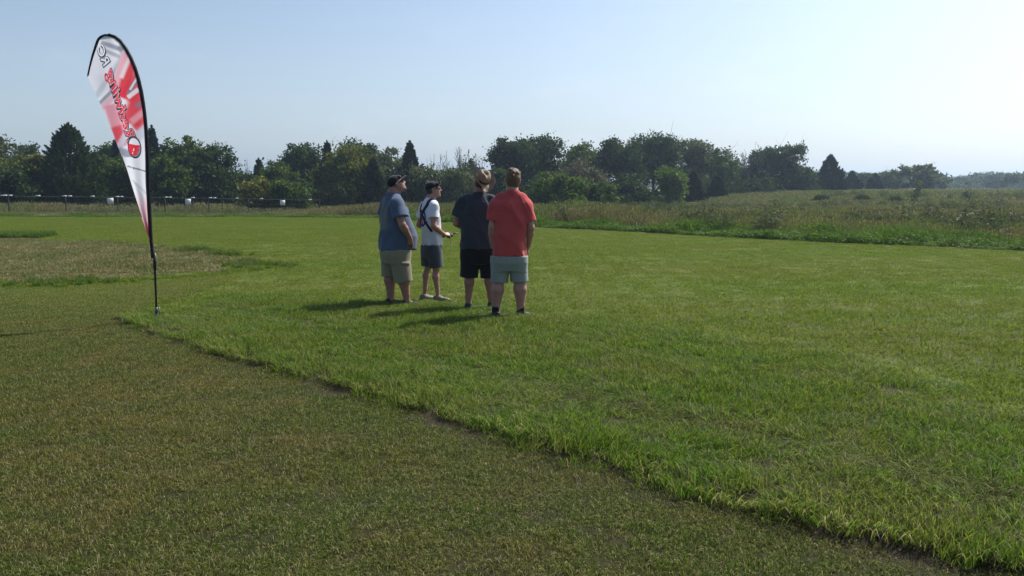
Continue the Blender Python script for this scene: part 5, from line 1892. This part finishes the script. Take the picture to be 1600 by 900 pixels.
def branches(r, base, top, rad, n_limb, spread, levels=2, sides=5):
    """trunk with limbs; returns tubes and limb tip points"""
    parts = []; tips = []
    base = np.array(base, float); top = np.array(top, float)
    m = 6
    t = np.linspace(0, 1, m)[:, None]
    line = base + (top - base) * t + np.cumsum(r.normal(0, 0.06, (m, 3)) * (1, 1, 0) * np.linalg.norm(top - base) / 6, 0)
    parts.append(tube_arrays(line, rad * np.linspace(1, 0.18, m), 7))
    H = np.linalg.norm(top - base)
    tips.append(line[-1])
    for i in range(n_limb):
        f = 0.22 + 0.72 * (i + r.random()) / n_limb
        p = line[0] + (line[-1] - line[0]) * f
        j = min(m - 2, int(f * (m - 1))); q = f * (m - 1) - j
        p = line[j] * (1 - q) + line[j + 1] * q
        a = r.random() * 6.283
        L_ = spread * (0.65 + 0.6 * r.random()) * (1.15 - 0.65 * f)
        d = np.array((math.cos(a), math.sin(a), 0.35 + 0.8 * r.random()))
        e = p + d * L_
        mid = (p + e) / 2 + r.normal(0, 0.08, 3) * L_ - (0, 0, 0.06 * L_)
        rr = rad * (1 - 0.75 * f) * 0.5
        parts.append(tube_arrays([p, mid, e], [rr, rr * .6, rr * .2], sides))
        tips.append(e)
        for _ in range(levels):
            s0 = p + (e - p) * (0.4 + 0.5 * r.random())
            e2 = s0 + (d + r.normal(0, 0.55, 3)) * L_ * 0.45
            parts.append(tube_arrays([s0, (s0 + e2) / 2 + r.normal(0, .04, 3) * L_, e2], [rr * .5, rr * .35, rr * .12], 4))
            tips.append(e2)
    return parts, np.array(tips)


def quads_to(parts):
    return merge(parts)


def broadleaf(name, label, cat, loc, w, h, mat, seed, depth=None, low=0.08, leaf=0.16, dens=1.0, lean=0.0, airy=0.0, group="trees along the far edge of the field", shape=1.0, peaks=1):
    """a tapered trunk with limbs and a crown of leaf clumps inside an uneven envelope"""
    r = np.random.default_rng(seed)
    depth = depth or w
    root = empty(name, loc); root.rotation_euler.z = 0
    tag(root, label, cat, group)
    zc = h * (low + (1 - low) * 0.52); rz = h * (1 - low) * 0.50
    parts, tips = branches(r, (0, 0, -0.3), (lean, 0, h * 0.86), max(0.07, 0.022 * h), int(6 + w * 1.2), w * 0.42, 2)
    V, F = quads_to(parts)
    link("trunk", np_mesh("trunk", V, F), M_bark, root, smooth=True)
    # clump centres: on the shells of several overlapping lobes, so that the outline swells and dips
    ncl = int((w * h) * 4.6 * dens) + 18
    nl = int(5 + r.random() * 4)
    lc = [(0.0, 0.0, zc + rz * 0.30)]; lr = [(w * 0.33, depth * 0.33, rz * 0.66)]
    for _ in range(nl):
        a_ = r.random() * 6.283; q_ = 0.16 + 0.20 * r.random(); zz_ = r.uniform(-0.65, 0.55)
        lc.append((math.cos(a_) * q_ * w * (1 - 0.3 * max(0, zz_) * shape), math.sin(a_) * q_ * depth, zc + rz * zz_))
        k_ = 0.19 + 0.12 * r.random()
        lr.append((w * k_, depth * k_, rz * (0.34 + 0.16 * r.random())))
    lc = np.array(lc) + (lean * 0.5, 0, 0); lr = np.array(lr)
    which = r.choice(len(lc), ncl, p=(lr.prod(1) ** 0.7) / (lr.prod(1) ** 0.7).sum())
    d = r.normal(0, 1, (ncl, 3)); d /= np.linalg.norm(d, axis=1)[:, None]
    rad = (0.25 + 0.75 * r.random(ncl) ** 0.45) * (1 + 0.10 * r.normal(0, 1, ncl))
    C = lc[which] + d * rad[:, None] * lr[which]
    C[:, 2] = np.maximum(C[:, 2], h * low * 0.6)
    t = np.clip((C[:, 2] - h * low) / (h * (1 - low)), 0, 1)
    e_ = ((tips - (lean * .5, 0, zc)) / (w * .5, depth * .5, rz * 1.05)) ** 2
    C = np.vstack([C, tips[e_.sum(1) < 1.0]])
    if airy:
        C = C[r.random(len(C)) > airy * t.mean()]
    out = []
    cs = 0.17 * min(w, h) ** 0.6 + 0.16
    for c in C:
        k = int(74 * dens * (0.6 + 0.8 * r.random()))
        q = c + r.normal(0, 1, (k, 3)) * cs * (0.55, 0.55, 0.36) * (0.6 + 0.7 * r.random())
        out.append(q)
    L_ = np.concatenate(out)
    L_ = L_[L_[:, 2] > 0.05]
    V, F = leaf_quads(L_, r, leaf)
    link("crown", np_mesh("crown", V, F), FM[mat], root)
    return root


def cedar(name, label, cat, loc, w, h, seed, spiky=0.0, mat='cedar', group="cedars along the far edge of the field", skew=0.0):
    """dense cone of upswept sprays with a ragged outline"""
    r = np.random.default_rng(seed)
    root = empty(name, loc)
    tag(root, label, cat, group)
    V, F = tube_arrays([(0, 0, -.3), (skew * .3, 0, h * .5), (skew, 0, h * 0.97)], [max(.06, .022 * h), .014 * h, .012], 7)
    link("trunk", np_mesh("trunk", V, F), M_bark, root, smooth=True)
    n = int(130 + 34 * w * h)
    t = r.random(n) ** 1.25
    prof = (1 - t) ** (0.95 if mat == 'cedar' else 0.62) * (0.55 + 0.45 * np.minimum(1, t * 6 + .2))
    a = r.random(n) * 6.283
    bumpy = 1 + 0.16 * np.sin(3 * a + 9 * t + seed) + 0.12 * np.sin(5 * a - 17 * t)
    rr = (0.35 + 0.65 * r.random(n) ** 0.4) * prof * w * 0.5 * bumpy + 0.05
    C = np.stack([rr * np.cos(a) + skew * t, rr * np.sin(a), h * (0.02 + 0.95 * t)], 1)
    out = []; dirs = []
    for i, c in enumerate(C):
        k = 26
        out_d = np.array((math.cos(a[i]), math.sin(a[i]), 0.9 + spiky * 0.3)); out_d /= np.linalg.norm(out_d)
        tk = 0.30 + 0.70 * (1 - t[i])
        ln = (0.22 + 0.05 * h) * (0.6 + 0.7 * r.random()) * (1 + spiky * 0.8) * tk
        s = r.random(k)[:, None]
        q = c + out_d * ln * s + r.normal(0, 1, (k, 3)) * (0.12 + 0.008 * h) * (1.15 - s) * tk
        out.append(q); dirs.append(np.tile(out_d, (k, 1)))
    Lp = np.concatenate(out); D = np.concatenate(dirs)
    tp = np.stack([np.full(70, skew), np.zeros(70), h * (0.93 + 0.10 * r.random(70))], 1) + r.normal(0, .05, (70, 3)) * (1, 1, 0)
    Lp = np.vstack([Lp, tp]); D = np.vstack([D, np.tile((0, 0, 1.0), (70, 1))])
    nn = len(Lp)
    d = D + r.normal(0, 0.45, (nn, 3)); d /= np.linalg.norm(d, axis=1)[:, None]
    u = np.cross(d, r.normal(0, 1, (nn, 3))); u /= np.linalg.norm(u, axis=1)[:, None]
    s = (0.13 * (0.6 + 0.8 * r.random(nn)))[:, None]
    V = np.stack([Lp - d * s, Lp + u * s * .38, Lp + d * s, Lp - u * s * .38], 1).reshape(-1, 3)
    link("crown", np_mesh("crown", V, np.arange(4 * nn).reshape(-1, 4)), FM[mat], root)
    return root


def bare_tree(name, label, cat, loc, w, h, seed, stems=1, leafy=0.0, rmin=0.032, group="leafless trees among the far thicket"):
    """thin upright branches with almost no leaves"""
    r = np.random.default_rng(seed)
    root = empty(name, loc)
    tag(root, label, cat, group)
    parts = []; tips = []

    def grow(p, d, L_, rad, lv):
        m = 4
        pts = [p]
        dd = d.copy()
        for _ in range(m - 1):
            dd = dd + r.normal(0, 0.10, 3); dd[2] += 0.04; dd /= np.linalg.norm(dd)
            pts.append(pts[-1] + dd * L_ / (m - 1))
        parts.append(tube_arrays(pts, np.maximum(rmin, np.linspace(rad, rad * 0.6, m)), 5 if lv < 2 else 3, caps=False))
        if lv >= 4:
            tips.append(pts[-1]); return
        for i in range(3 if lv < 3 else 2):
            k = 1 + int(r.random() * (m - 1)); k = min(k, m - 1)
            nd = dd + r.normal(0, 0.42, 3) * (1, 1, 0.6); nd[2] = abs(nd[2]) + 0.15; nd /= np.linalg.norm(nd)
            grow(np.array(pts[k]), nd, L_ * (0.62 + 0.2 * r.random()), rad * 0.60, lv + 1)
    for s in range(stems):
        a = r.random() * 6.283
        b = np.array((math.cos(a), math.sin(a), 0)) * w * 0.22 * (stems > 1)
        d = np.array((math.cos(a) * 0.14, math.sin(a) * 0.14, 1.0)); d /= np.linalg.norm(d)
        grow(b - (0, 0, .3), d, h * 0.42, 0.013 * h + 0.03, 0)
    V, F = merge(parts)
    zmax = V[:, 2].max(); V[:, 2] *= h / zmax
    xm = np.abs(V[:, 0]).max(); V[:, :2] *= min(1.4, (w * 0.5) / xm)
    link("branches", np_mesh("branches", V, F), M_bare, root)
    if leafy > 0:
        tp = np.array(tips) * (min(1.4, (w * 0.5) / xm), min(1.4, (w * 0.5) / xm), h / zmax)
        tp = tp[r.random(len(tp)) < leafy]
        L_ = np.repeat(tp, 9, 0) + r.normal(0, .16, (len(tp) * 9, 3))
        V, F = leaf_quads(L_, r, 0.10)
        link("leaves", np_mesh("leaves", V, F), FM['grey'], root)
    return root


def place(px, top, wpx, Y):
    """foot, height and width of a tree from where its outline stands"""
    p = at(px, top, Y)
    g = float(ground_z(p.x, Y))
    return (p.x, Y, g), p.z - g, wpx / FPX * Y


TREES = [
    # kind, px, top, width, Y, material, label
    ('b', 0, 212, 52, 84, 'grey', "grey green tree cut by the left frame edge, behind the wire fence"),
    ('b', 43, 219, 36, 108, 'dark', "small round dark treetop showing above the olive tree at far left"),
    ('b', 52, 240, 66, 76, 'olive', "yellowish olive tree at far left, second in from the frame edge"),
    ('b', 6, 262, 60, 70, 'dark', "low dark tree in the left corner, in front of the grey green tree"),
    ('c', 106, 196, 80, 74, 'dark', "tallest dark pointed tree on the left, ragged sided, between olive tree and banner"),
    ('b', 150, 236, 60, 79, 'dark', "mid height dark tree right beside the tallest left tree"),
    ('b', 168, 230, 40, 88, 'green', "green treetop just left of the banner, behind darker trees"),
    ('c', 181, 219, 30, 85, 'cedar', "dark ragged cedar top touching the left hem of the banner"),
    ('b', 205, 246, 62, 73, 'green', "bushy green tree directly behind the lower banner"),
    ('c', 237, 200, 34, 84, 'cedar', "tall dark cedar peeking out right of the banner pole"),
    ('b', 279, 214, 66, 80, 'green', "light airy green tree next right of the banner pole"),
    ('b', 258, 245, 50, 73, 'green', "leafy green tree low beside the banner pole"),
    ('b', 333, 227, 70, 77, 'dark', "broad dark green tree with rounded right flank, third right of the banner"),
    ('b', 306, 219, 36, 88, 'grey', "thin grey green treetop between two trees right of the banner"),
    ('n', 388, 246, 26, 88, 'bare', "small leafless tree sticking up in the gap right of the left trees"),
    ('c', 404, 250, 26, 86, 'cedar', "small dark cedar in the gap right of the left trees"),
    ('b', 383, 270, 46, 84, 'dark', "low dark tree filling the gap right of the left trees"),
    ('b', 438, 255, 42, 80, 'green', "small light green round tree left of the blue green tree"),
    ('b', 403, 279, 44, 70, 'olive', "low olive bush tree standing above the fence end"),
    ('b', 448, 286, 52, 69, 'green', "low spreading green bush behind the last notice"),
    ('b', 474, 224, 76, 86, 'dark', "wide dark blue green tree with flat top, left of centre"),
    ('c', 511, 222, 30, 84, 'cedar', "thin dark cedar spire between the flat topped and yellowish trees"),
    ('b', 546, 228, 74, 76, 'olive', "round yellowish green tree left of the man in blue"),
    ('b', 560, 224, 70, 90, 'dark', "dark treetop rising just behind the round yellowish green tree"),
    ('c', 583, 249, 40, 72, 'cedar', "black green cedar standing left of the man in the black cap"),
    ('b', 611, 231, 54, 86, 'grey', "pale grey green tree above the man in blue"),
    ('c', 640, 223, 42, 79, 'cedar', "tall pointed cedar above and right of the man in blue"),
    ('b', 668, 258, 60, 76, 'grey', "dusty grey green thicket tree behind the youth in white"),
    ('b', 712, 262, 62, 74, 'grey', "dusty grey green thicket tree between youth and hat wearer"),
    ('b', 736, 254, 36, 82, 'dark', "dark leafy top among bare branches left of the hat"),
    ('n', 672, 240, 34, 80, 'bare', "leafless tree directly over the youth in white, leftmost of the bare group"),
    ('n', 694, 236, 34, 82, 'bare', "leafless tree in the middle of the bare group above the youth"),
    ('n', 714, 228, 36, 84, 'bare', "tallest leafless tree of the bare group left of the hat"),
    ('n', 742, 238, 30, 80, 'bare', "leafless tree closest to the hat, rightmost of the bare group"),
    ('b', 806, 216, 78, 86, 'dark', "big dark rounded tree above the man in red, left half of the pair"),
    ('b', 853, 213, 66, 88, 'dark', "big dark tree of the pair, the right one, beyond the bright bush"),
    ('b', 780, 262, 40, 78, 'dark', "low dark tree between the hat and the man in red"),
    ('b', 912, 224, 60, 92, 'green', "medium green tree in the dip between two big dark groups"),
    ('b', 906, 246, 66, 76, 'twig', "grey brown half dead tree in front of the dip, above the bright bush"),
    ('b', 880, 277, 86, 65, 'bright', "large bright green bush right of the man in red, low at the field edge"),
    ('b', 930, 288, 50, 66, 'green', "lower green bush joined to the right side of the bright bush"),
    ('b', 972, 214, 62, 90, 'dark', "dark tree with high leafy top, left part of the central right mass"),
    ('b', 1022, 209, 76, 94, 'dark', "broadest and highest dark tree of the central right mass"),
    ('b', 982, 276, 60, 80, 'dark', "dark low tree at the foot of the central right mass"),
    ('b', 1046, 262, 40, 80, 'bright', "light green upright young tree in front of the central right mass"),
    ('b', 1078, 216, 62, 96, 'grey', "airy grey green tree with wispy top right of the broadest tree"),
    ('n', 1072, 211, 50, 97, 'bare', "wispy leafless treetops above the airy grey green tree"),
    ('c', 1083, 268, 34, 84, 'cedar', "low dark cedar below the airy grey green tree"),
    ('b', 1120, 232, 60, 98, 'green', "mid green tree sloping down toward the right field"),
    ('c', 1121, 274, 26, 88, 'cedar', "small dark cedar at the hill edge under the sloping tree"),
    ('b', 1150, 250, 56, 102, 'grey', "hazy grey green tree left of the pale leafless tree"),
    ('n', 1178, 224, 44, 98, 'bare', "pale leafless tree standing left of the spiky round tree"),
    ('b', 1222, 225, 84, 100, 'dark', "big round tree with spiky crown at the right end of the tree line"),
    ('b', 1188, 270, 44, 98, 'dark', "low dark tree beneath the pale leafless tree"),
    ('b', 1254, 262, 36, 108, 'grey', "small pale tree between the spiky round tree and the lone cedar"),
    ('c', 1242, 272, 22, 100, 'cedar', "small cedar tucked under the right of the spiky round tree"),
    ('c', 1298, 243, 44, 106, 'cedar', "lone broad cedar with spiky top on the hill crest"),
    ('c', 1332, 268, 26, 118, 'cedar', "small cedar next right of the lone broad cedar"),
    ('b', 1353, 272, 30, 150, 'green', "low round tree behind the small conical cedar"),
    ('c', 1368, 271, 22, 122, 'cedar', "small conical cedar right of the crest gap"),
    ('b', 1390, 267, 36, 150, 'green', "round green tree between the conical cedar and the tall tufted tree"),
    ('b', 1436, 256, 50, 132, 'grey', "grey green tree with tufted spire at the right of the crest"),
    ('b', 1466, 275, 34, 160, 'grey', "low tree beside the tufted tree, thinning to the right"),
    ('b', 1582, 273, 24, 190, 'grey', "small separate tree near the right frame edge on the horizon"),
    ('b', 1552, 277, 26, 230, 'dark', "distant round treetop left of the small tree at far right"),
]


def plant_trees():
    names = {'b': 'broadleaf_tree', 'c': 'cedar_tree', 'n': 'bare_tree'}
    for i, (kind, px, top, wpx, Y, mat, label) in enumerate(TREES):
        loc, h, w = place(px, top, wpx * (1.28 if kind == 'b' else 1.10), Y)
        far = Y > 125
        if kind == 'b':
            bush = 'bush' in label and 'bushy' not in label
            broadleaf('bush' if bush else names[kind], label, 'bush' if bush else 'tree', loc, w, h, mat, 100 + i,
                      depth=min(w, 6.5), low=0.0 if (h < 6 or bush) else 0.06, leaf=0.22 if far else (0.15 if mat != 'twig' else 0.11), dens=0.65 if far else (0.75 if mat in ('grey', 'twig') else 1.0),
                      airy=0.45 if mat in ('grey', 'twig') else 0.18, shape=1.5 if 'pointed' in label else 0.8)
        elif kind == 'c':
            cedar(names[kind], label, 'cedar', loc, w * 1.1, h, 300 + i, spiky=1.0 if 'spiky' in label or 'ragged' in label else 0.3, mat=mat)
        else:
            bare_tree(names[kind], label, 'bare tree', loc, w, h, 500 + i, stems=3 if wpx > 28 else 2, leafy=0.10)
    # the thin spire above the tufted tree
    # saplings and dark bushes standing in the brown field
    for px, base, top, wpx, kind, mat, label in (
            (1428, 322, 286, 18, 'n', 'bare', "thin leafy sapling alone in the brown field below the tufted tree"),
            (1512, 322, 292, 16, 'n', 'bare', "faint thin sapling in the brown field near the right edge"),
            (1282, 318, 309, 18, 'b', 'dark', "small dark bush in the brown field, leftmost of three"),
            (1348, 319, 308, 18, 'b', 'dark', "small dark bush in the brown field, middle of three"),
            (1402, 320, 309, 18, 'b', 'grey', "small greyish bush in the brown field left of the sapling"),
            (150, 332, 318, 34, 'b', 'twig', "low dry brush heap in the weeds behind the wire fence"),
            (470, 330, 312, 46, 'b', 'twig', "brown brushy shrub at the right end of the wire fence"),
            (452, 332, 316, 26, 'b', 'dark', "dark brush mound just beneath the farthest notice")):
        # find the ground point on the rising field under this pixel
        best = None
        for Y in np.arange(34, 110, 0.5):
            p = at(px, base, Y)
            e = abs(p.z - float(ground_z(p.x, Y)))
            if best is None or e < best[0]: best = (e, Y)
        Y = best[1]
        loc, h, w = place(px, top, wpx, Y)
        h = max(h, 0.6)
        if kind == 'n':
            bare_tree('sapling', label, 'sapling', loc, w, h, 700 + int(px), 1, leafy=0.35, rmin=0.009, group="saplings in the brown field")
        else:
            broadleaf('shrub', label, 'shrub', loc, w, h, mat, 700 + int(px), low=0.0, leaf=0.09, dens=1.2, group="shrubs in the rough grass")

    # undergrowth that closes the foot of the tree line, and the wood far beyond
    r = np.random.default_rng(77)
    out = []
    for _ in range(900):
        px = r.uniform(-120, 1270)
        Y = np.interp(px, [-120, 400, 760, 1000, 1270], [80, 80, 82, 88, 104]) + r.normal(0, 2.5)
        x = (px - 800) / FPX * Y
        g = float(ground_z(x, Y))
        hh = np.interp(px, [-120, 380, 640, 760, 1000, 1270], [3.4, 2.6, 3.2, 3.0, 3.0, 1.6]) * (0.6 + 0.5 * r.random())
        c = np.array((x, Y, g + hh * r.random()))
        out.append(c + r.normal(0, 1, (64, 3)) * (0.62, 0.6, 0.42))
    L_ = np.concatenate(out)
    V, F = leaf_quads(L_, r, 0.17)
    o = link("undergrowth", np_mesh("undergrowth", V, F), FM['dark'])
    tag(o, cat="undergrowth", kind='stuff')
    out = []
    for _ in range(2300):
        px = r.uniform(1230, 1900) if r.random() < .7 else r.uniform(-300, 1300)
        Y = r.uniform(230, 420)
        x = (px - 800) / FPX * Y
        g = float(ground_z(x, Y))
        py = 283.5 - 9 * float(vnoise(np.array([[px, 0.0]]), 26, 71)[0]) - 6 * float(vnoise(np.array([[px, 0.0]]), 9, 72)[0]) - (3 if px < 1460 else 0)
        top = max(0.8, at(px, py, Y).z - g)
        c = np.array((x, Y, g + top * r.random()))
        out.append(c + r.normal(0, 1, (46, 3)) * (1.3, 1.3, 0.35))
    L_ = np.concatenate(out)
    V, F = leaf_quads(L_, r, 0.36)
    o = link("distant_wood", np_mesh("distant_wood", V, F), FM['dark'])
    tag(o, cat="wood", kind='stuff')


plant_trees()


# ------------------------------------------------------------------ haze
def haze():
    V, F = box_arrays((0, 0, 11.0), (3004, 3004, 26.0))
    o = link("haze", np_mesh("haze", V, F))
    m, nt, out = new_mat("haze")
    v = N(nt, "ShaderNodeVolumePrincipled")
    v.inputs['Color'].default_value = (0.62, 0.80, 1.0, 1)
    v.inputs['Density'].default_value = 0.00065
    v.inputs['Anisotropy'].default_value = 0.6
    nt.links.new(v.outputs[0], out.inputs['Volume'])
    o.data.materials.append(m)
    tag(o, cat='haze', kind='stuff')


haze()
